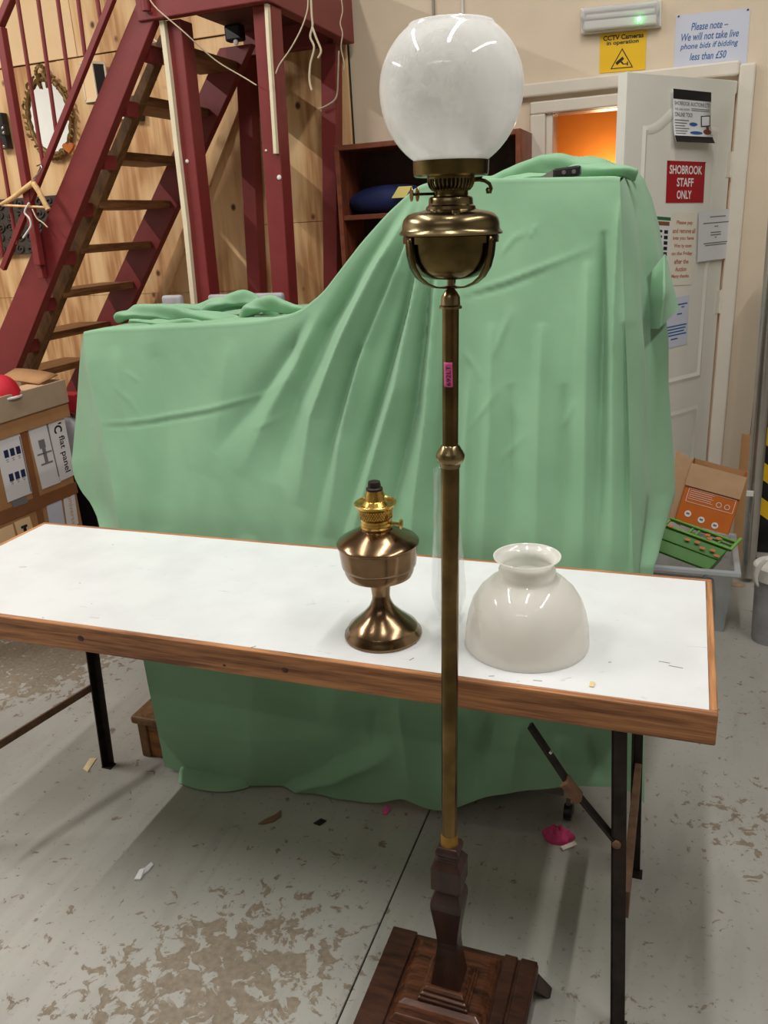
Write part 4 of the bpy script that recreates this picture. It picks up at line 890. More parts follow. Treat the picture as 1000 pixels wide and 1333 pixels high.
def lat(prof, name, m, n=40, **kw):
    return MB().lathe(prof, ax, n, kw.pop('c0', True), kw.pop('c1', True)).xf(lean).build(name, m, lp, smooth='auto', **kw)
lat([(.0150, .432), (.0160, .446), (.0155, .462), (.0145, .468)], 'pole_foot', BRASSO)
lat([(.0142, .455), (.0142, 1.172)], 'lower_pole', BRASSP)
lat([(.0155, 1.165), (.0158, 1.171), (.0195, 1.174), (.0218, 1.179), (.0222, 1.184), (.0200, 1.189), (.0165, 1.194), (.0145, 1.198), (.0125, 1.200)], 'pole_collar', BRASS)
lat([(.0120, 1.195), (.0120, 1.404)], 'upper_pole', BRASSP)
lat([(.0162, 1.401), (.0162, 1.404), (.0138, 1.406), (.0132, 1.417), (.0090, 1.424), (.0058, 1.428), (.0052, 1.434), (.0052, 1.446)], 'pole_cap', BRASS)
# cradle
lat([(.0640, 1.490), (.0662, 1.490), (.0662, 1.499), (.0640, 1.499), (.0640, 1.490)], 'cradle_ring', BRASSD, 56, c0=False, c1=False)
ca = math.atan2(-BY, -BX + 0.0)
for da in (-58, 52, 176):
    a = ca + math.radians(da); rd = Vector((math.cos(a), math.sin(a), 0)); sd = Vector((-rd.y, rd.x, 0))
    pts = [(.0668, 1.499), (.0668, 1.488), (.0655, 1.474), (.061, 1.459), (.052, 1.446), (.040, 1.437), (.026, 1.4315), (.012, 1.430), (.004, 1.431)]
    P = []
    for r, z in pts:
        ww = 0.0075 if z > 1.44 else 0.006
        P.append([ax + rd * (r + 0.0008) + sd * s + Vector((0, 0, z)) for s in (-ww, ww)])
    MB().grid(P).xf(lean).build('cradle_strap', BRASSD, lp, smooth=True, solid=0.0022)
    MB().lathe([(0.0022, 0), (0.0018, 0.0012)], (0, 0, 0), 8).xf(lambda p, rd=rd, sd=sd: lean(ax + rd * (0.0682 + p.z) + sd * p.x + Vector((0, 0, 1.4945 + p.y)))).build('rivet', BRASS, lp)
lat([(0.001, 1.4415), (.030, 1.4425), (.040, 1.446), (.051, 1.4545), (.058, 1.466), (.0615, 1.478), (.0625, 1.49), (.0628, 1.5005)], 'reservoir_bowl', BRASSD, 64)
lat([(.0600, 1.499), (.0705, 1.5005), (.0715, 1.503), (.0695, 1.505), (.0672, 1.508), (.0668, 1.514), (.0650, 1.521), (.0590, 1.527), (.050, 1.530), (.040, 1.5315), (.0345, 1.533), (.0335, 1.537), (.0305, 1.539), (.0300, 1.547), (.0285, 1.549), (.0250, 1.550)], 'reservoir', BRASS, 72)
p = lean(ax + Vector((0.02, -0.048, 1.529))); MB().lathe([(.006, -.002), (.006, .003), (.0045, .0042)], p, 16).build('filler_cap', BRASS, lp, smooth='auto')
lat([(.0250, 1.548), (.0235, 1.550), (.0235, 1.556), (.0250, 1.557)], 'burner_neck', BRASSD)
mb = MB(); n = 34
mb.lathe([(.0225, 1.5565), (.0250, 1.5565), (.0255, 1.559), (.0225, 1.559)], ax, 40)
mb.lathe([(.0285, 1.5715), (.0320, 1.5715), (.0320, 1.575), (.0285, 1.575)], ax, 40)
for k in range(n):
    a = 2 * math.pi * k / n; rd = Vector((math.cos(a), math.sin(a), 0))
    mb.tube([ax + rd * r + Vector((0, 0, z)) for r, z in ((.0250, 1.558), (.0285, 1.562), (.0305, 1.567), (.0308, 1.573))], 0.0016, 5)
mb.xf(lean).build('burner_basket', BRASSD, lp, smooth='auto')
lat([(.0195, 1.556), (.0225, 1.575)], 'burner_core', IRON)
lat([(.020, 1.5745), (.048, 1.5745), (.0503, 1.5765), (.0508, 1.581), (.0510, 1.594), (.0498, 1.594), (.0496, 1.579), (.046, 1.577), (.020, 1.5765), (.020, 1.5745)], 'gallery_cup', BRASSD, 56, c0=False, c1=False)
# winder (left) and side arm (right), square to the sight line
sd = Vector((math.cos(ca + math.pi / 2), math.sin(ca + math.pi / 2), 0))   # to the viewer's right
mb = MB(); z = Vector((0, 0, 1.5535)); mb.tube([ax + z - sd * 0.022, ax + z - sd * 0.054], 0.0019, 8); mb.xf(lean).build('winder_rod', BRASSD, lp, smooth='auto')
for r in (0.0455, 0.0535):
    fwv = Vector((math.cos(ca), math.sin(ca), 0))
    dv = (-sd + fwv * 0.25).normalized(); e1 = Vector((0, 0, 1)); e2 = dv.cross(e1)
    MB().lathe([(.003, -.001), (.0092, -.0006), (.0096, 0), (.0092, .0006), (.003, .001)], (0, 0, 0), 24).xf(lambda p, r=r: lean(ax + z - sd * r + dv * p.z + e1 * p.x + e2 * p.y)).build('winder_wheel', BRASS, lp, smooth='auto')
mb = MB(); q = [(.030, 1.569), (.038, 1.5695), (.046, 1.568), (.052, 1.564), (.0545, 1.558), (.053, 1.5535), (.0495, 1.5535), (.0488, 1.557), (.051, 1.559)]
mb.tube([ax + sd * r + Vector((0, 0, zz)) for r, zz in q], [.0022, .0024, .0024, .0024, .0024, .0024, .0024, .0022, .0018], 8).xf(lean).build('side_arm', BRASSD, lp, smooth='auto')
# globe
pr = []
for k in range(33):
    z = 1.5925 + (1.752 - 1.5925) * k / 32; zc = 1.680
    pr.append((0.0938 * math.sqrt(max(0, 1 - ((z - zc) / (0.0892 if z > zc else 0.1005)) ** 2)), z))
pr.append((pr[-1][0] * 0.985, 1.7545))
full = pr + [(r - 0.002, z) for r, z in reversed(pr)] + [pr[0]]
MB().lathe(full, ax, 80, False, False).xf(lean).build('globe', GLOBE, lp, smooth=True, label='white frosted glass globe with etched flowers')
# pink lot tag on the upper pole
P = []; z0, z1 = 1.290, 1.326
for i in range(9):
    zz = z1 + (z0 - z1) * i / 8; row = []
    for j in range(9):
        a = ca - 0.35 + 1.05 * (j / 8 - 0.5) + 0.06 * (i / 8); row.append(lean(ax + Vector((0.0126 * math.cos(a), 0.0126 * math.sin(a), zz))))
    P.append(row)
tg = MB().grid(P).build('lot_tag', PINK, lp, smooth=True, solid=0.0004, label='pink paper lot tag')
class Curved:
    def p(s, u, v, h=0.0):
        a = ca - 0.35 + 1.05 * (u - 0.5) + 0.06 * v; r = 0.0126 + h
        return lean(ax + Vector((r * math.cos(a), r * math.sin(a), z1 + (z0 - z1) * v)))
mb = MB(); text_into(mb, '692LT', Curved(), 0.30, 0.14, 0.78, 0.94, 0.0006, rot=-1); mb.build('lettering', INKK, tg)

# ================================================================== DUST SHEET over the furniture
def pf(x, y):
    d = ray(x, y); t = (1.69 + 0.29 * CP.z) / (d.y - 0.29 * d.z); return CP + d * t
def interp(pts, n):
    a = np.array(pts, float); s = np.concatenate([[0], np.cumsum(np.hypot(*np.diff(a, axis=0).T))]); t = np.linspace(0, s[-1], n)
    return np.stack([np.interp(t, s, a[:, 0]), np.interp(t, s, a[:, 1])], 1)
TB = [((107, 437), (212, 990)), ((128, 433), (232, 998)), ((180, 431), (276, 1008)), ((250, 428), (335, 1020)), ((330, 423), (400, 1034)), ((372, 416), (432, 1040)), ((393, 408), (452, 1043)), ((420, 386), (474, 1046)), ((446, 352), (492, 1047)), ((470, 321), (506, 1044)), ((503, 284), (524, 1041)), ((530, 259), (544, 1049)), ((546, 246), (560, 1056)), ((572, 240), (580, 1055)), ((640, 238), (640, 1037)), ((700, 237), (692, 1030)), ((760, 236), (760, 1024)), ((798, 235), (812, 1026)), ((808, 237), (837, 1046))]
NC, NR = 260, 230
tpx = np.array([a for a, b in TB], float); bpx = np.array([b for a, b in TB], float)
s = np.concatenate([[0], np.cumsum(0.5 * np.hypot(*np.diff(tpx, axis=0).T) + 0.5 * np.hypot(*np.diff(bpx, axis=0).T))]); t = np.linspace(0, s[-1], NC)
# smooth the outline a little
def sm(a, k=5):
    ker = np.ones(k) / k; p = np.pad(a, k // 2, mode='edge'); return np.convolve(p, ker, 'valid')
TX = sm(np.interp(t, s, tpx[:, 0])); TYp = sm(np.interp(t, s, tpx[:, 1]), 7); BXp = sm(np.interp(t, s, bpx[:, 0])); BYp = sm(np.interp(t, s, bpx[:, 1]), 7)
TOP = [pf(x, y) for x, y in zip(TX, TYp)]; BOT = [pf(x, y) for x, y in zip(BXp, BYp)]
BOT = [Vector((p.x, p.y, max(p.z, 0.006))) for p in BOT]
# folds: pixel polylines (converted to X, Z of the sheet), width, depth; + ridge, - valley
FOLD = [
 ([(544, 252), (494, 350), (452, 440), (410, 540), (386, 660)], .026, .046), ([(530, 262), (470, 350), (425, 430), (385, 520), (355, 630)], .030, -.034),
 ([(552, 256), (520, 350), (478, 450), (448, 560), (424, 700)], .022, .040), ([(546, 268), (506, 370), (464, 470), (430, 580), (404, 720)], .017, -.034),
 ([(560, 262), (544, 380), (522, 500), (486, 610), (450, 730)], .024, .042), ([(552, 290), (528, 400), (500, 500), (468, 610), (436, 740)], .016, -.034),
 ([(575, 290), (568, 420), (560, 540), (542, 660), (528, 800)], .024, .036), ([(560, 330), (550, 440), (538, 540), (512, 650), (490, 780)], .018, -.034),
 ([(600, 330), (598, 450), (594, 580), (588, 700), (584, 820)], .028, .024), ([(590, 400), (582, 500), (570, 620), (556, 760)], .018, -.024),
 ([(404, 408), (370, 465), (326, 530), (280, 590)], .030, -.022), ([(420, 400), (390, 470), (350, 540), (310, 620)], .030, .018),
([(300, 440), (290, 520), (270, 620)], .06, .010), ([(200, 445), (215, 560), (225, 690)], .07, -.010),
 ([(150, 450), (170, 560), (190, 690)], .04, .010),
 ([(130, 551), (200, 545), (270, 532), (340, 515), (410, 474)], .006, .006), ([(130, 558), (200, 552), (270, 539), (340, 522)], .005, -.005), ([(150, 500), (170, 520), (185, 545)], .005, .004), ([(160, 480), (185, 500)], .005, .003),
 ([(640, 420), (640, 540), (632, 680), (628, 760)], .03, .014), ([(612, 480), (610, 600), (606, 740)], .018, .013), ([(665, 500), (664, 620), (660, 740)], .024, -.012),
 ([(705, 420), (702, 540), (700, 660), (696, 780)], .03, .016), ([(735, 500), (734, 620), (730, 780)], .026, -.014),
 ([(764, 340), (764, 460), (762, 600), (758, 780)], .022, .022), ([(786, 300), (784, 420), (780, 560), (776, 780)], .016, -.030),
 ([(806, 260), (800, 380), (797, 500), (796, 780)], .014, .020), ([(812, 420), (813, 520), (815, 640), (818, 800)], .012, -.028), ([(826, 520), (828, 640), (830, 800)], .012, .018),
 ([(600, 383), (660, 365), (720, 342), (780, 318)], .006, .006), ([(600, 391), (660, 373), (720, 350)], .005, -.005), ([(650, 335), (668, 310), (690, 300)], .006, .005), ([(690, 310), (700, 290)], .005, .004),
 ([(640, 470), (655, 430), (668, 400)], .008, .006), ([(600, 450), (615, 470), (630, 500)], .007, .005), ([(730, 560), (750, 520)], .008, .005), ([(650, 600), (690, 560)], .008, .004), ([(560, 430), (545, 445), (530, 470)], .006, -.004), ([(610, 560), (640, 520), (655, 500)], .007, .005), ([(330, 560), (370, 540)], .008, .004),
 ([(372, 1032), (440, 1012), (500, 985), (520, 970)], .022, .022), ([(360, 1020), (420, 995), (480, 970)], .03, -.016), ([(520, 900), (530, 960), (535, 1040)], .04, .025), ([(490, 920), (480, 990)], .05, -.012),
 ([(600, 920), (592, 980), (570, 1055)], .03, .022), ([(640, 930), (625, 980), (612, 1040)], .025, -.020), ([(680, 940), (672, 980), (665, 1030)], .03, .020), ([(730, 960), (735, 1020)], .03, .016), ([(770, 960), (776, 1020)], .02, -.016),
 ([(300, 880), (330, 940), (360, 980)], .06, .010), ([(250, 880), (260, 980)], .05, -.008), ([(440, 890), (430, 960)], .06, .012),
]
vv = np.linspace(0, 1, NR)
A = np.array([tuple(p) for p in TOP]); Bm = np.array([tuple(p) for p in BOT])
G = A[None] * (1 - vv[:, None, None]) + Bm[None] * vv[:, None, None]     # NR x NC x 3
gx, gz = G[..., 0], G[..., 2]
disp = np.zeros_like(gx)
for pts, wd, amp in FOLD:
    q = [pf(x, y) for x, y in pts]; best = np.full(gx.shape, 9.0); tp_ = np.zeros_like(gx); n = len(q) - 1
    for i in range(n):
        ax_, az_, bx_, bz_ = q[i].x, q[i].z, q[i + 1].x, q[i + 1].z
        dx_, dz_ = bx_ - ax_, bz_ - az_; u = np.clip(((gx - ax_) * dx_ + (gz - az_) * dz_) / (dx_ * dx_ + dz_ * dz_), 0, 1)
        d = np.hypot(gx - ax_ - u * dx_, gz - az_ - u * dz_); m_ = d < best
        best = np.where(m_, d, best); tp_ = np.where(m_, (i + u) / n, tp_)
    wloc = wd * (0.5 + 1.0 * tp_)
    prof = np.exp(-(best / wloc) ** 2) * 0.45 + np.exp(-best / (wloc * 0.75)) * 0.65
    disp += (1.25 if abs(amp) > 0.0065 else 0.8) * amp * prof * np.sin(np.pi * np.clip(tp_, 0.0, 1) ** 0.8) ** 0.9
for i in range(NR):
    for j in range(0, NC):
        p = (gx[i, j] * 3.1, gz[i, j] * 2.2, 1.7)
        disp[i, j] += 0.013 * noise.noise(p) + 0.005 * noise.noise((gx[i, j] * 15, gz[i, j] * 2.6, 4.1)) + 0.0012 * noise.noise((gx[i, j] * 24 + gz[i, j] * 14, gz[i, j] * 6 - gx[i, j] * 5, 2.2))
edge = np.clip(vv / 0.06, 0, 1)[:, None]
disp *= edge
G[..., 1] -= disp * 0.96; G[..., 2] -= 0
G[..., 2] = np.maximum(G[..., 2], 0.004)
# pushed out over the chest plinth at the left foot
lim = 1.672 + np.maximum(0, G[..., 2] - 0.165) * 0.42 + np.maximum(0, gx + 1.12) * 0.25
yo = G[..., 1].copy(); G[..., 1] = np.minimum(G[..., 1], lim); G[..., 0] *= G[..., 1] / yo
# keep clear of the table's rear edge and legs
zt = G[..., 2]
G[..., 1] = np.where((zt > 0.6) & (zt < 0.80), np.maximum(G[..., 1], 1.832), G[..., 1])
rows = []
# back drop, top, rounded front edge, front
for k in range(5):
    rows.append([Vector((p.x, p.y + 0.62, p.z - 0.55 * (1 - k / 4) - 0.0)) for p in TOP])
for k in range(1, 14):
    f = 1 - k / 14
    rows.append([Vector((p.x, p.y + 0.012 + 0.6 * f, p.z + 0.012 - 0.014 * f + 0.010 * noise.noise((p.x * 7, f * 5, 0.3)) * math.sin(math.pi * f))) for p in TOP])
rows.append([Vector((p.x, p.y + 0.006, p.z + 0.0105)) for p in TOP]); rows.append([Vector((p.x, p.y + 0.001, p.z + 0.006)) for p in TOP])
for i in range(NR): rows.append([Vector(G[i, j]) for j in range(NC)])
sheet = MB(); sheet.grid(rows)
# left return of the sheet
fl = [Vector(G[i, 0]) for i in range(0, int(NR * 0.62), 3)]; n = len(fl)
outer = interp([(107, 437), (103, 480), (99, 540), (95, 585), (93, 602), (97, 622), (106, 640), (118, 655), (126, 672), (133, 700), (150, 735), (160, 760)], n)
P = []
for i in range(n):
    o_ = at(outer[i][0], outer[i][1], fl[i].y + 0.22 * math.sin(math.pi * min(1, (i / n) * 1.15)) ** 0.7 + 0.004); row = []
    for k in range(13):
        t = k / 12; p = fl[i].lerp(o_, t); p.y += 0.02 * math.sin(t * math.pi * 1.0) * math.sin(math.pi * i / n) ; row.append(p)
    P.append(row)
sheet.grid(P)
# right return of the sheet
fr_ = [Vector(G[i, NC - 1]) for i in range(NR)]; n = NR
op = [(826, 219, 2.62), (838, 232, 2.62), (849, 258, 2.62), (858, 292, 2.60), (864, 330, 2.58), (867, 380, 2.55), (868, 430, 2.55), (870, 500, 2.52), (875, 570, 2.50), (880, 640, 2.48), (866, 672, 2.36), (852, 700, 2.22), (840, 730, 2.05), (839, 800, 1.98), (839, 900, 1.88), (839, 1046, 1.74)]
vpos = [0, 0.02, .045, .08, .12, .18, .24, .33, .41, .50, .54, .575, .615, .70, .82, 1.0]
opa = np.array(op); P = []
for i in range(n):
    v = i / (n - 1); ox, oy, oY = (np.interp(v, vpos, opa[:, c]) for c in (0, 1, 2)); o_ = at(ox, oy, oY); row = []
    for k in range(25):
        t = k / 24; p = fr_[i].lerp(o_, t)
        wv = math.sin(t * math.pi) * min(1, v * 4) * (1 if v < 0.6 else max(0, 1 - (v - .6) * 6))
        p.x += wv * (0.018 * math.sin(t * 11 + v * 2.0) + 0.022 + 0.006 * noise.noise((t * 5, v * 9, 3))); row.append(p)
    P.append(row)
sheet.grid(P)
# corner flap
Lp = [at(849, 352, 2.30), at(846, 385, 2.30), at(847, 428, 2.28)]; Rg = [at(866, 330, 2.34), at(865, 380, 2.20), at(858, 428, 2.20)]; Rr = [at(868, 334, 2.45), at(876, 368, 2.36), at(884, 402, 2.34)]
P = []
for i in range(9):
    t = i / 8 * 2; a = int(min(t, 1)); f = t - a; row = []
    for A_, B_ in ((Lp, Rg), (Rg, Rr)):
        p, q = A_[a].lerp(A_[a + 1], f), B_[a].lerp(B_[a + 1], f)
        for k in range(6 if A_ is Lp else 7):
            if A_ is Rg or k < 6: row.append(p.lerp(q, k / 6))
    P.append(row)
sheet.grid(P)
# bottom hem spare fold on the floor, left
P = []
for i in range(15):
    t = i / 14; x = 232 + 92 * t; yb = 1008 + 24 * math.sin(math.pi * min(1, t * 0.62 + .12)) ** .8 - 2 * t; yt = 1000 + 20 * t
    a, b = atz(x, yb, 0.004), pf(x + 6, yt) ; b.z = 0.03; b.y = max(b.y, a.y + 0.02) + 0.02; c = a.lerp(b, 0.4) + Vector((0, -0.004, 0.012)); P.append([a, c, b])
sheet.grid(P)
ds = thing('dust_sheet', 'large creased green dust sheet draped over stacked furniture behind the table', 'dust sheet', (-0.75, 1.9, 0))
sheet.build('sheet', CLOTH, ds, smooth=True, fix=False)
# bunched folds lying on the low top
def bunch(specs, Yb, nm='bunched_fold'):
    for pts, rad, Y in specs:
        a = [at(x, y, Y + (0.0 if len(q_) < 3 else q_[2])) for q_ in pts for x, y in [q_[:2]]]; qq = []; rr = []
        for i in range(len(a) - 1):
            p0, p1, p2, p3 = a[max(i - 1, 0)], a[i], a[i + 1], a[min(i + 2, len(a) - 1)]
            for k in range(8):
                t = k / 8; qq.append(0.5 * ((2 * p1) + (p2 - p0) * t + (2 * p0 - 5 * p1 + 4 * p2 - p3) * t * t + (3 * p1 - p0 - 3 * p2 + p3) * t ** 3)); rr.append(rad[i] * (1 - t) + rad[i + 1] * t)
        qq.append(a[-1]); rr.append(rad[-1])
        mb = MB(); mb.tube(qq, rr, 16)
        def wob(p):
            nz = noise.noise(p * 11) * 0.010 + noise.noise(p * 26) * 0.005 + 0.005 * math.sin(p.x * 22 + p.z * 120 + 6 * noise.noise(p * 5))
            return p + Vector((nz * .4, -nz, nz * 0.9))
        mb.xf(wob).build(nm, CLOTH, ds, smooth=True, subd=1)
bunch([([(150, 416), (180, 406), (230, 408), (290, 416), (350, 421)], [.008, .024, .026, .022, .012], 2.22),
       ([(205, 402), (250, 402), (300, 396), (345, 397), (384, 405)], [.010, .020, .024, .022, .012], 2.34),
       ([(262, 405), (300, 394), (318, 390), (335, 395), (362, 412)], [.008, .022, .026, .022, .010], 2.28),
       ([(312, 418), (330, 400), (352, 396), (374, 402), (396, 408)], [.010, .022, .022, .018, .010], 2.20),
       ([(170, 421), (230, 420), (300, 424), (380, 417)], [.006, .010, .012, .006], 2.14)], 2.2)
bunch([([(628, 236), (670, 227), (712, 219), (762, 219), (800, 224), (826, 234)], [.010, .024, .034, .036, .030, .016], 2.40),
       ([(700, 232), (745, 226), (790, 222), (830, 228)], [.010, .018, .022, .014], 2.30), ([(640, 234), (690, 228), (730, 232)], [.006, .014, .008], 2.26)], 2.3)
# black handset lying on top
c = at(731, 226, 2.178)
o = thing('black_handset', 'small black handset with silver tip lying on top of the dust sheet', 'handset', (c.x, 2.178, c.z - 0.012))
MB().hexa([(c.x - .020, 2.1630, c.z - .010), (c.x + .046, 2.1630, c.z - .008), (c.x + .046, 2.1980, c.z - .008), (c.x - .020, 2.1980, c.z - .010), (c.x - .018, 2.1660, c.z + .012), (c.x + .046, 2.1660, c.z + .016), (c.x + .046, 2.1960, c.z + .016), (c.x - .018, 2.1960, c.z + .012)]).build('body', BLACK, o, bevel=0.005, seg=3)
MB().add([(c.x - .062, 2.1730, c.z - .010), (c.x - .019, 2.1660, c.z - .010), (c.x - .019, 2.1930, c.z - .010), (c.x - .019, 2.1700, c.z + .010), (c.x - .019, 2.1900, c.z + .010)], [(0, 1, 2), (0, 3, 1), (0, 2, 4), (0, 4, 3), (1, 3, 4, 2)]).build('tip', GREYM, o)
for x in (0.008, 0.032): MB().lathe([(0.005, 0), (0.005, 0.002), (0.003, 0.002)], (0, 0, 0), 12).xf(lambda p, x=x: Vector((c.x + x + p.x, 2.1635 - p.z, c.z + 0.002 + p.y))).build('button', GREYM, o)

# furniture showing below the sheet
cc = atz(192, 985)
ch = thing('wooden_chest', 'old wooden chest with moulded plinth showing at the left foot of the dust sheet', 'chest', (-1.2, 2.0, 0))
px0 = cc.x - 0.005; py0 = 1.722
MB().box((px0, py0, 0.0), (-1.06, 2.35, 0.125)).build('plinth', wood('old_pine', srgb(110, 66, 32), srgb(168, 108, 56), (3, 12, 12), 0.6), ch, bevel=0.004)
MB().box((px0 - 0.012, py0 - 0.008, 0.0), (px0 + 0.02, py0 + 0.02, 0.125)).build('corner_block', RAFTER, ch, bevel=0.005)
MB().box((px0 - 0.022, py0 - 0.022, 0.1255), (-1.06, 2.36, 0.152)).build('plinth_moulding', RAFTER, ch, bevel=0.008)
MB().box((px0 - 0.005, 1.845, 0.1525), (-0.75, 2.33, 0.46)).build('carcass', bpy.data.materials['old_pine'], ch, bevel=0.004)
MB().box((-1.62, 2.12, 0.4605), (-0.95, 2.62, 1.195)).build('upper_carcass', bpy.data.materials['old_pine'], ch, bevel=0.004)
tw = thing('wheeled_trolley', 'white wheeled trolley with black castor showing under the right of the sheet', 'trolley', (-0.4, 2.1, 0))
a, b = at(640, 1036, 1.80), at(734, 1052, 1.80)
sz = 0.084
MB().box((-0.56, 1.80, sz - 0.008), (b.x, 2.55, sz + 0.012)).build('deck', WHITEPL, tw, bevel=0.002)
MB().box((-0.56, 1.794, sz - 0.014), (b.x, 1.7995, sz + 0.006)).build('deck_rim', GREYM, tw)
for x in (b.x - 0.015, -0.55):
    for y in (1.86, 2.5):
        yy = 2.3 if y < 2 else y
        if y < 2 and x > -0.3: x, y = b.x + 0.012, 1.80
        mb = MB(); mb.box((x - 0.005, y - 0.012, 0.046), (x + 0.005, y + 0.012, sz - 0.0145)); mb.box((x + 0.012, y - 0.008, 0.02), (x + 0.015, y + 0.008, sz - 0.0145)); R = 0.0225
        mb.build('castor_fork', GREYM, tw)
        MB().lathe([(R * .5, -.011), (R * .92, -.010), (R, -.006), (R, .006), (R * .92, .010), (R * .5, .011)], (0, 0, 0), 24).xf(lambda p, x=x, y=y, R=R: Vector((x + p.z + 0.0, y - 0.006 + p.x, R + p.y))).build('castor_wheel', BLACK, tw, smooth='auto')
        MB().box((x - 0.012 - (0.02 if x > -0.3 else 0), yy - 0.012, sz + 0.012), (x + 0.012 - (0.02 if x > -0.3 else 0), yy + 0.012, 1.54)).build('upright', GREYM, tw)
MB().box((-0.58, 2.26, 1.54), (b.x, 2.52, 1.565)).build('top_shelf', WHITEPL, tw)

# ================================================================== LEFT: stacked cartons
BXX = -2.6
def bxp(x, y): return atx(x, y, BXX)
q0, q1 = bxp(103, 672), bxp(84, 545); y1 = (q0.y + q1.y) / 2; ztop = 0.775
cb_ = thing('printed_carton', 'large cardboard carton with white printed panels strapped in brown tape', 'carton', (BXX - 0.3, 2.45, 0))
MB().box((BXX - 0.75, 1.95, 0), (BXX, y1, ztop)).build('carton_body', CARD, cb_, bevel=0.004)
class XF(Frame):
    def __init__(s, tl, tr, bl, h=0.0):
        Frame.__init__(s, bxp(*tl), bxp(*tr), bxp(*bl)); s.n = Vector((1, 0, 0))
def panel(tl, tr, bl, m, nm, h0=0.0005, h1=0.0022):
    f = XF(tl, tr, bl); o = f.slab(MB(), 0, 0, 1, 1, h0, h1).build(nm, m, cb_); return f, o
f1, pa = panel((62, 551), (83, 543.5), (77, 627), PAPER, 'printed_panel')
mb = MB(); text_into(mb, 'flat panel', f1, 0.36, 0.27, 0.80, 0.90, 0.0026, 0.012, rot=1); text_into(mb, "'C", f1, 0.26, 0.05, 0.76, 0.21, 0.0026, 0.03, rot=1); mb.build('lettering', INKK, pa)
f2, pb = panel((36, 559), (61, 551.5), (55, 637), PAPER, 'printed_panel')
mb = MB(); f2.slab(mb, 0.94, 0.0, 1.0, 0.9, .0022, .0028)
f2.slab(mb, 0.34, 0.22, 0.66, 0.36, .0022, .0028); f2.slab(mb, 0.44, 0.36, 0.62, 0.60, .0022, .0028); f2.slab(mb, 0.14, 0.43, 0.9, 0.455, .0022, .0028); f2.slab(mb, 0.22, 0.60, 0.84, 0.63, .0022, .0028); mb.build('picture', INKG, pb)
f3, pc = panel((-8, 573), (25, 563), (10, 654), PAPER, 'printed_panel')
mb = MB()
for j, v in ((0, 0.20), (1, 0.58)):
    for i in range(3): f3.slab(mb, 0.24 + i * 0.24, v, 0.24 + i * 0.24 + 0.17, v + 0.12, .0022, .0028)
mb.build('picture', NAVY, pc)
mb = MB(); f3.slab(mb, 0.94, 0.06, 0.985, 0.98, .0022, .0028)
for j in range(2):
    for i in range(3): f3.slab(mb, 0.26 + i * 0.24, 0.35 + .36 * j, 0.36 + i * 0.24, 0.36 + .36 * j, .0022, .0028); f3.slab(mb, 0.28 + i * 0.24, 0.38 + .36 * j, 0.36 + i * 0.24, 0.39 + .36 * j, .0022, .0028)
mb.build('lettering', INKG, pc)
f4, pd = panel((82, 648), (96, 640), (88, 690), PAPER, 'printed_panel')
mb = MB(); text_into(mb, 'universal', f4, 0.42, 0.05, 0.75, 0.98, 0.0026, rot=1); mb.build('lettering', INKO, pd)
f5, pe = panel((60, 656), (79, 648), (66, 694), PAPERB, 'printed_panel')
f6, pg = panel((18, 680), (38, 672), (26, 706), CREAM2, 'printed_panel'); mb = MB(); f6.slab(mb, .3, .3, .7, .42, .0022, .0028); f6.slab(mb, .4, .42, .6, .9, .0022, .0028); mb.build('picture', INKK, pg)
f7, ph = panel((-8, 692), (16, 682), (-2, 716), CREAM2, 'printed_panel')
panel((-6, 668), (98, 627), (-2, 684), TAPE, 'parcel_tape', .001, .0034)
panel((26, 562), (34, 559.5), (56, 712), TAPE, 'parcel_tape', .001, .0030)
f8, pi_ = panel((14, 653), (33, 646), (17, 661), INKG, 'tape_print', .0034, .0038)
tp0 = bxp(78, 492)
tyy = y1 - 0.0
tr_ = thing('cardboard_tray', 'open pale cardboard tray with raised flaps on top of the printed carton', 'carton', (BXX - 0.3, 2.45, ztop + 0.001))
zt1 = bxp(80, 494).z; x0, x1, ya, yb = BXX - 0.6, BXX + 0.008, 1.95, bxp(82, 500).y
MB().box((x0, ya, ztop + 0.001), (x1, yb, ztop + 0.01)).build('tray_floor', CARD, tr_)
zm = bxp(84, 524).z
MB().box((x1 - 0.006, ya, ztop + 0.01), (x1, yb, zm)).build('tray_wall', CARD, tr_)
MB().box((x1 - 0.002, ya, zm), (x1 + 0.008, yb, zt1)).build('tray_wall', CARDG, tr_, bevel=0.002)
MB().box((x0, ya, ztop + 0.01), (x0 + 0.006, yb, zt1)).build('tray_wall', CARDG, tr_)
MB().box((x0 + 0.006, yb - 0.006, ztop + 0.01), (x1 - 0.006, yb, zt1)).build('tray_wall', CARDG, tr_)
MB().hexa([(x1 - 0.10, ya, zt1 - 0.004), (x1 - 0.012, ya, zt1 - 0.01), (x1 - 0.012, yb - .10, zt1 - 0.01), (x1 - 0.10, yb - .12, zt1 - 0.004), (x1 - 0.10, ya, zt1), (x1 - 0.012, ya, zt1 - 0.005), (x1 - 0.012, yb - .10, zt1 - 0.005), (x1 - 0.10, yb - .12, zt1)]).build('tray_flap', CARDL, tr_)
P = [[at(20 + 55 * u, (480 + 8 * u ** 2) + 9 * v * (1 - .4 * u), yb + 0.0) + Vector((0, -0.12 * v, 0)) for u in np.linspace(0, 1, 8)] for v in (0, .5, 1)]
MB().grid(P).build('tray_flap', CARD, tr_, smooth=True, solid=0.005)
rb = at(4, 478, 2.62)
o = thing('red_hat', 'bright red fabric hat lying in the cardboard tray at the left edge', 'hat', (rb.x, 2.62, zt1 - 0.01))
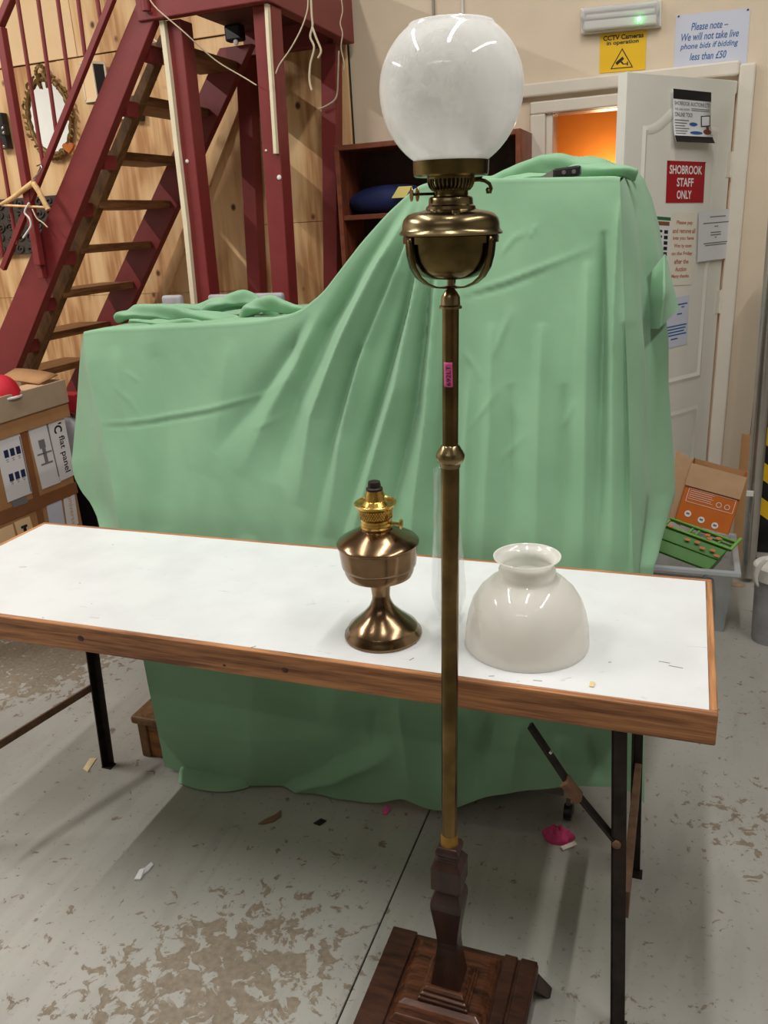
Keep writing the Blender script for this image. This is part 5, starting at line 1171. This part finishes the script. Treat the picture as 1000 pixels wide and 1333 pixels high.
P = [[Vector((rb.x - 0.01 + 0.075 * math.cos(a) * math.sin(th), 2.60 + 0.07 * math.sin(a) * math.sin(th), zt1 - 0.02 + 0.095 * math.cos(th))) for a in [2 * math.pi * k / 20 for k in range(21)]] for th in [math.pi / 2 * i / 8 for i in range(9)]]
MB().grid(P).build('crown', REDF, o, smooth=True)
MB().tube([Vector((rb.x - 0.01 + 0.078 * math.cos(a), 2.59 + 0.075 * math.sin(a), zt1 - 0.016)) for a in [-2.4 + .25 * k for k in range(14)]], 0.006, 8).build('trim_band', WHITEPL, o, smooth=True)
# things between the carton and the sheet
def lump(c, sx, sy, h, m, nm, lab, cat, sd_=0):
    P = []
    for i in range(11):
        th = math.pi / 2 * (1 - i / 10); P.append([Vector((c[0] + sx * math.cos(a) * math.cos(th) * (1 + .18 * noise.noise((math.cos(a) * 2, math.sin(a) * 2, sd_ + th))), c[1] + sy * math.sin(a) * math.cos(th), c[2] + h * math.sin(th) * (1 + .10 * noise.noise((math.cos(a) * 3, math.sin(a) * 3, sd_))))) for a in [2 * math.pi * k / 24 for k in range(25)]])
    return tag(MB().grid(P).build(nm, m, smooth=True, loc=tuple(c)), lab, cat)
y_ = 3.04
a = at(92, 560, 3.02)
tag(MB().box((a.x - 0.10, 2.93, 0), (a.x + 0.14, 3.10, at(92, 592, 3.02).z)).build('black_crate', BLACK, bevel=0.006, loc=(a.x, 3.02, 0)), 'black crate standing on the floor between carton and dust sheet', 'crate')
zb = at(92, 592, 3.02).z + 0.0005
lump((a.x + 0.0, 3.02, zb), 0.10, 0.07, at(92, 540, 3.02).z - zb, GREYP, 'plastic_bag', 'crumpled grey plastic bag wedged between carton and dust sheet', 'bag', 3)
zc_ = at(92, 538, 3.02).z + 0.012
c = at(91, 520, 3.02); o = thing('red_box', 'small red box with a white stripe on top of the grey bag', 'box', (c.x, 3.02, zc_))
MB().box((c.x - 0.06, 2.99, zc_), (c.x + 0.06, 3.06, at(90, 512, 3.02).z)).build('box_body', mat('deep_red_card', srgb(150, 24, 34), 0.5), o, bevel=0.003)
MB().bar((c.x - 0.02, 2.989, c.z - 0.012), (c.x + 0.016, 2.989, c.z + 0.004), 0.001, 0.008, (0, 1, 0)).build('white_stripe', WHITEPL, o)

# ================================================================== RIGHT: tub, crate, cartons, tube
TBY = 2.955
zr = at(963, 748, TBY).z; xr = at(960, 748, TBY).x; xbr = at(942, 822, TBY).x
tub = thing('clear_storage_tub', 'clear plastic storage tub on the floor right of the dust sheet', 'tub', (0.02, 3.1, 0))
xl, yk = -0.19, 3.32; t = 0.004; i = xr - xbr
outer = [(xl + i, TBY + i * .4, 0), (xbr, TBY + i * .4, 0), (xbr, yk - i * .4, 0), (xl + i, yk - i * .4, 0), (xl, TBY, zr), (xr - .012, TBY, zr), (xr - .012, yk, zr), (xl, yk, zr)]
mb = MB(); mb.add(outer, [(3, 2, 1, 0), (0, 1, 5, 4), (1, 2, 6, 5), (2, 3, 7, 6), (3, 0, 4, 7)])
mb.build('tub_body', CLEARPL, tub, solid=0.003, bevel=0.012, seg=3)
mb = MB(); w_ = 0.022
for lo, hi in (((xl - .005, TBY - w_, zr - .004), (xr + .012, TBY, zr + .014)), ((xl - .005, yk, zr - .004), (xr + .012, yk + w_, zr + .014)), ((xl - w_, TBY - w_, zr - .004), (xl - .001, yk + w_, zr + .014)), ((xr - .011, TBY, zr - .004), (xr + .012, yk, zr + .014))): mb.box(lo, hi)
mb.build('tub_rim', TUBRIM, tub, bevel=0.004)
tag(MB().box((xl + i + .02, TBY + .06, 0.012), (xbr - .03, yk - .06, 0.10)).build('dark_contents', BLACK, bevel=0.02, loc=(0, 3.1, 0.012)), 'dark bundle lying in the bottom of the clear tub', 'bundle')
# green crate tilted on the tub
CR = [at(838, 712, 2.99), at(928, 745, 2.97), at(940, 700, 2.99), at(862, 682, 3.02)]
cr = thing('green_crate', 'green plastic crate tipped over on top of the clear tub', 'crate', tuple((CR[0] + CR[1]) / 2))
a0, a1 = at(838, 711, 2.985), at(928, 745, 2.955); b0, b1 = at(873, 674, 3.06), at(958, 705, 3.03)
n_ = (a1 - a0).cross(b0 - a0).normalized()
if n_.dot(CP - a0) < 0: n_ = -n_
cf = Frame(b0, b1, a0); cf.n = n_
def cslab(u0, v0, u1, v1, h0, h1, m, nm, bev=0.003): return cf.slab(MB(), u0, v0, u1, v1, h0, h1).build(nm, m, cr, bevel=bev)
cslab(0, 0.30, 1, 1, -0.012, 0, GREENP, 'crate_panel')
for v in (0.62, 0.97): cslab(0, v - .02, 1, v + .02, 0, 0.006, GREENP, 'crate_rib', 0.002)
cslab(0.0, 0.0, 1.04, 0.05, -0.02, 0.012, GREENL, 'crate_rail'); cslab(0.0, 0.22, 1.04, 0.28, -0.02, 0.010, GREENL, 'crate_rail')
for u in (0.0, 0.36, 0.46, 0.62, 0.80, 1.0): cslab(u, 0.05, u + 0.035, 0.22, -0.016, 0.006, GREENL, 'crate_bar')
cslab(0.62, 0.125, 1.0, 0.15, -0.016, 0.004, GREENL, 'crate_bar')
# crate side wall going back
back = -n_ * 0.20
for uu in (0, 1): MB().hexa([cf.p(uu, 0.3, -.012), cf.p(uu, 1, -.012), cf.p(uu, 1, -.012) + back * .9, cf.p(uu, .3, -.012) + back * .9] + [p + cf.ex.normalized() * (0.006 if uu == 0 else -0.006) for p in (cf.p(uu, 0.3, -.012), cf.p(uu, 1, -.012), cf.p(uu, 1, -.012) + back * .9, cf.p(uu, .3, -.012) + back * .9)]).build('crate_side', GREENP, cr)
cslab(1.0, -0.13, 1.05, 0.28, -0.02, 0.012, GREENL, 'crate_handle')
mb = MB()
for u, v in ((.44, .42), (.58, .40), (.70, .50), (.84, .46), (.94, .56), (.62, .12), (.78, .10), (.68, .19), (.10, .24)):
    cl = [cf.p(u + .04 * math.cos(k * 1.05) * (1 + .3 * (k % 2)), v + .04 * math.sin(k * 1.05), 0.012) for k in range(6)]; mb.add(cl, [tuple(range(6))])
mb.build('orange_peel_sticker', CARDO, cr, solid=0.001)
# orange carton in the crate
oc = thing('orange_carton', 'open orange printed carton with pale flap, standing in the green crate', 'carton', tuple(at(905, 690, 3.05)))
f = Frame(at(902, 598, 3.10), at(974, 617, 3.08), at(882, 664, 3.06)); f.ey = f.ey * 1.12
dv = -f.n * 0.16
f.slab(MB(), 0, 0.42, 1, 1.06, -0.004, 0).build('carton_front', CARDO, oc)
f.slab(MB(), 0.0, 0.06, 1.0, 0.44, 0.002, 0.006).build('carton_flap', CARDL, oc)
MB().hexa([f.p(1, 0.0), f.p(1, 1.06), f.p(1, 1.06) + dv, f.p(1, 0.0) + dv, f.p(.985, 0.0), f.p(.985, 1.06), f.p(.985, 1.06) + dv, f.p(.985, 0.0) + dv]).build('carton_side', CARDO, oc)
MB().hexa([f.p(0, 0.0), f.p(0, 1.06), f.p(0, 1.06) + dv, f.p(0, 0.0) + dv, f.p(.015, 0.0), f.p(.015, 1.06), f.p(.015, 1.06) + dv, f.p(.015, 0.0) + dv]).build('carton_side', CARD, oc)
f.slab(MB(), 0, 0.02, 1, 1.06, -0.164, -0.160).build('carton_back', CARD, oc)
mb = MB()
for u, v, r in ((.20, .90, .062), (.46, .94, .062), (.72, .97, .062), (.68, .62, .05), (.83, .62, .05)):
    ln = f.ex.length / (f.ey.length); c12 = [f.p(u + r * math.cos(k * .3927), v + r * ln * math.sin(k * .3927), 0.0015) for k in range(16)]
    if v > .8: mb.add(c12, [tuple(range(16))])
    else:
        inn = [f.p(u + r * .8 * math.cos(k * .3927), v + r * .8 * ln * math.sin(k * .3927), 0.0015) for k in range(16)]; mb.add(c12 + inn, [(k, (k + 1) % 16, 16 + (k + 1) % 16, 16 + k) for k in range(16)])
for k in range(5): f.slab(mb, .12, .50 + k * .035, .12 + .45 - .04 * (k % 2), .506 + k * .035, .0003, .0014)
for (u0, v0, u1, v1) in ((.09, .47, .95, .476), (.09, .70, .95, .706), (.09, .47, .098, .706), (.942, .47, .95, .706)): f.slab(mb, u0, v0, u1, v1, .0003, .0014)
mb.build('print', INKW, oc)
mb = MB()
for u, v in ((.20, .90), (.46, .94), (.72, .97)): f.slab(mb, u - .03, v - .02, u + .03, v + .012, .0016, .0022)
mb.build('print', INKG, oc)
fl2 = Frame(at(881, 586, 3.13), at(901, 598, 3.10), at(866, 672, 3.08)); fl2.slab(MB(), 0, 0, 1, 1, -0.004, 0).build('carton_flap', CARDL, oc)
# cardboard sheet behind the tube
fr = Frame(at(966, 565, 3.62), at(988, 568, 3.62), at(955, 690, 3.62))
tag(fr.slab(MB(), 0, 0, 1, 1.45, -0.006, 0).build('cardboard_sheet', CARD, loc=tuple(fr.p(.5, 1.4))), 'brown cardboard offcut standing behind the steel tube', 'cardboard')
# steel tube leaning at the right edge
tb0 = atz(972, 756); tb1 = at(1010, 300, 3.52)
tu = thing('steel_tube', 'shiny galvanised steel tube leaning upright at the right edge', 'tube', tuple(tb0))
MB().tube([tb0 + Vector((0, 0, 0.022)), tb0.lerp(tb1, 1.0), tb0 + (tb1 - tb0) * 1.5], 0.030, 24).build('shaft', STEEL, tu, smooth='auto')
c = at(976, 642, 3.40); MB().box((c.x - 0.012, 3.39, c.z - 0.01), (c.x + 0.014, 3.396, c.z + 0.012)).build('tape_scrap', WHITEPL, tu)
# hazard post
hp_ = thing('hazard_post', 'black and yellow striped hazard post at the right edge', 'post', (0.53, 3.85, 0))
hx0 = at(985, 600, 3.8).x
MB().box((hx0 - 0.012, 3.8, 0), (hx0 + 0.16, 3.9, 1.25)).build('post_body', BLACK, hp_, bevel=0.004)
for k in range(7):
    z = 0.12 + 0.16 * k; MB().prism([(hx0 - 0.012, 3.7985, z + 0.10), (hx0 + 0.16, 3.7985, z - 0.02), (hx0 + 0.16, 3.7985, z + 0.06), (hx0 - 0.012, 3.7985, z + 0.18)], (0, 0.001, 0)).build('yellow_stripe', YEL, hp_)
MB().box((hx0 - 0.012, 3.795, 1.0), (hx0 + 0.16, 3.9, 1.10)).build('reflector', mat('red_reflector', srgb(196, 56, 30), 0.4), hp_) if False else MB().box((hx0 - 0.013, 3.796, 0.93), (hx0 + 0.16, 3.80, 0.99)).build('reflector', mat('red_reflector', srgb(206, 70, 36), 0.4), hp_)
# white bucket with strap
bk = at(1012, 742, 2.95); zb_ = at(1000, 745, 2.95).z
bu = thing('white_lidded_bucket', 'white lidded bucket with a drooping strap at the right edge', 'bucket', (bk.x, 2.95, 0))
MB().lathe([(0.060, 0), (0.062, 0.01), (0.070, zb_ - 0.02)], (bk.x, 2.95, 0), 32).build('bucket_body', GREYP, bu, smooth='auto')
MB().lathe([(0.070, zb_ - 0.02), (0.080, zb_ - 0.016), (0.080, zb_ + 0.03), (0.074, zb_ + 0.036), (0.03, zb_ + 0.038), (0.028, zb_ + 0.030)], (bk.x, 2.95, 0), 36).build('lid', WHITEPL, bu, smooth='auto')
P = [[at(x, y, 2.86) + Vector((0, 0, 0)), at(x + 6, y + 2, 2.855)] for x, y in ((999, 724), (988, 733), (981, 745), (980, 755), (984, 763))]
MB().grid(P).build('strap', WHITEPL, bu, smooth=True, solid=0.003, subd=1)
lump((0.42, 3.62, 0.0), 0.10, 0.05, 0.05, BLACK, 'black_rag', 'dark rag on the floor behind the steel tube', 'rag', 8)
q = atz(960, 762); lump((q.x, q.y, 0), 0.03, 0.02, 0.012, mat('buff_scrap', srgb(176, 150, 124), 0.8), 'scrap', 'small buff scrap on the floor beside the steel tube', 'litter', 5)

# ================================================================== LITTER on the floor
def scrap(pts, m, nm, lab, h=0.006, sd_=0):
    P = [atz(x, y, 0.0012) for x, y in pts]; c = sum(P, Vector()) / len(P); n = len(P)
    top = [p + Vector((0, 0, h * (0.3 + 0.7 * abs(noise.noise((k * 1.7, sd_, 0.5)))) )) for k, p in enumerate(P)]
    mb = MB(); mb.add(P + top + [c + Vector((0, 0, h * 1.3))], [tuple(reversed(range(n)))] + [(k, (k + 1) % n, n + (k + 1) % n, n + k) for k in range(n)] + [(n + k, n + (k + 1) % n, 2 * n) for k in range(n)])
    return tag(mb.build(nm, m, loc=tuple(c)), lab, 'litter')
scrap([(175, 1146), (182, 1134), (190, 1130), (197, 1123), (200, 1126), (194, 1134), (188, 1138), (183, 1146)], PAPER, 'paper_scrap', 'twisted scrap of white paper on the grey floor left of the lamp', 0.008, 1)
scrap([(108, 1001), (117, 987), (126, 987), (114, 1005)], mat('masking_tape', srgb(226, 204, 160), 0.6), 'tape_scrap', 'pale strip of masking tape on the floor by the left table leg', 0.002, 2)
scrap([(498, 1055), (502, 1050), (508, 1050), (508, 1056), (503, 1061), (498, 1060)], PINK, 'pink_scrap', 'tiny bright pink paper scrap at the hem of the green sheet', 0.006, 3)
scrap([(336, 1073), (346, 1066), (360, 1060), (366, 1055), (366, 1063), (356, 1070), (344, 1073)], mat('dead_leaf', srgb(126, 96, 74), 0.8), 'dead_leaf', 'brown dead leaf on the floor in front of the green sheet', 0.004, 4)
scrap([(276, 1020), (282, 1016), (290, 1017), (284, 1022)], mat('rust_chip', srgb(126, 56, 40), 0.8), 'rust_chip', 'small rusty chip on the green hem at bottom left', 0.012, 6)
scrap([(408, 1072), (418, 1066), (425, 1069), (416, 1075)], DARK, 'dark_scrap', 'dark crumb of dirt on the floor right of the dead leaf', 0.005, 5)
# crumpled pink paper
pc_ = atz(727, 1092); n1 = 14
P = []
for i in range(9):
    th = math.pi / 2 * (1 - i / 8); row = []
    for k in range(17):
        a = 2 * math.pi * k / 16; r = 1 + .45 * noise.noise((math.cos(a) * 1.6, math.sin(a) * 1.6, 2 + th)); row.append(Vector((pc_.x + .036 * math.cos(a) * math.cos(th) * r, pc_.y + .024 * math.sin(a) * math.cos(th) * r, 0.001 + .036 * math.sin(th) * (1 + .5 * noise.noise((math.cos(a) * 2.2, math.sin(a) * 2.2, 7 + th * 2))))))
    P.append(row)
o = thing('crumpled_pink_paper', 'crumpled pink paper by the black castor under the table', 'litter', tuple(pc_))
MB().grid(P).build('paper', PINKD, o)
e = atz(742, 1103); MB().bar(e + Vector((-.018, -.016, .006)), e + Vector((.014, .008, .010)), 0.012, 0.003).build('pale_edge', PAPERC, o)
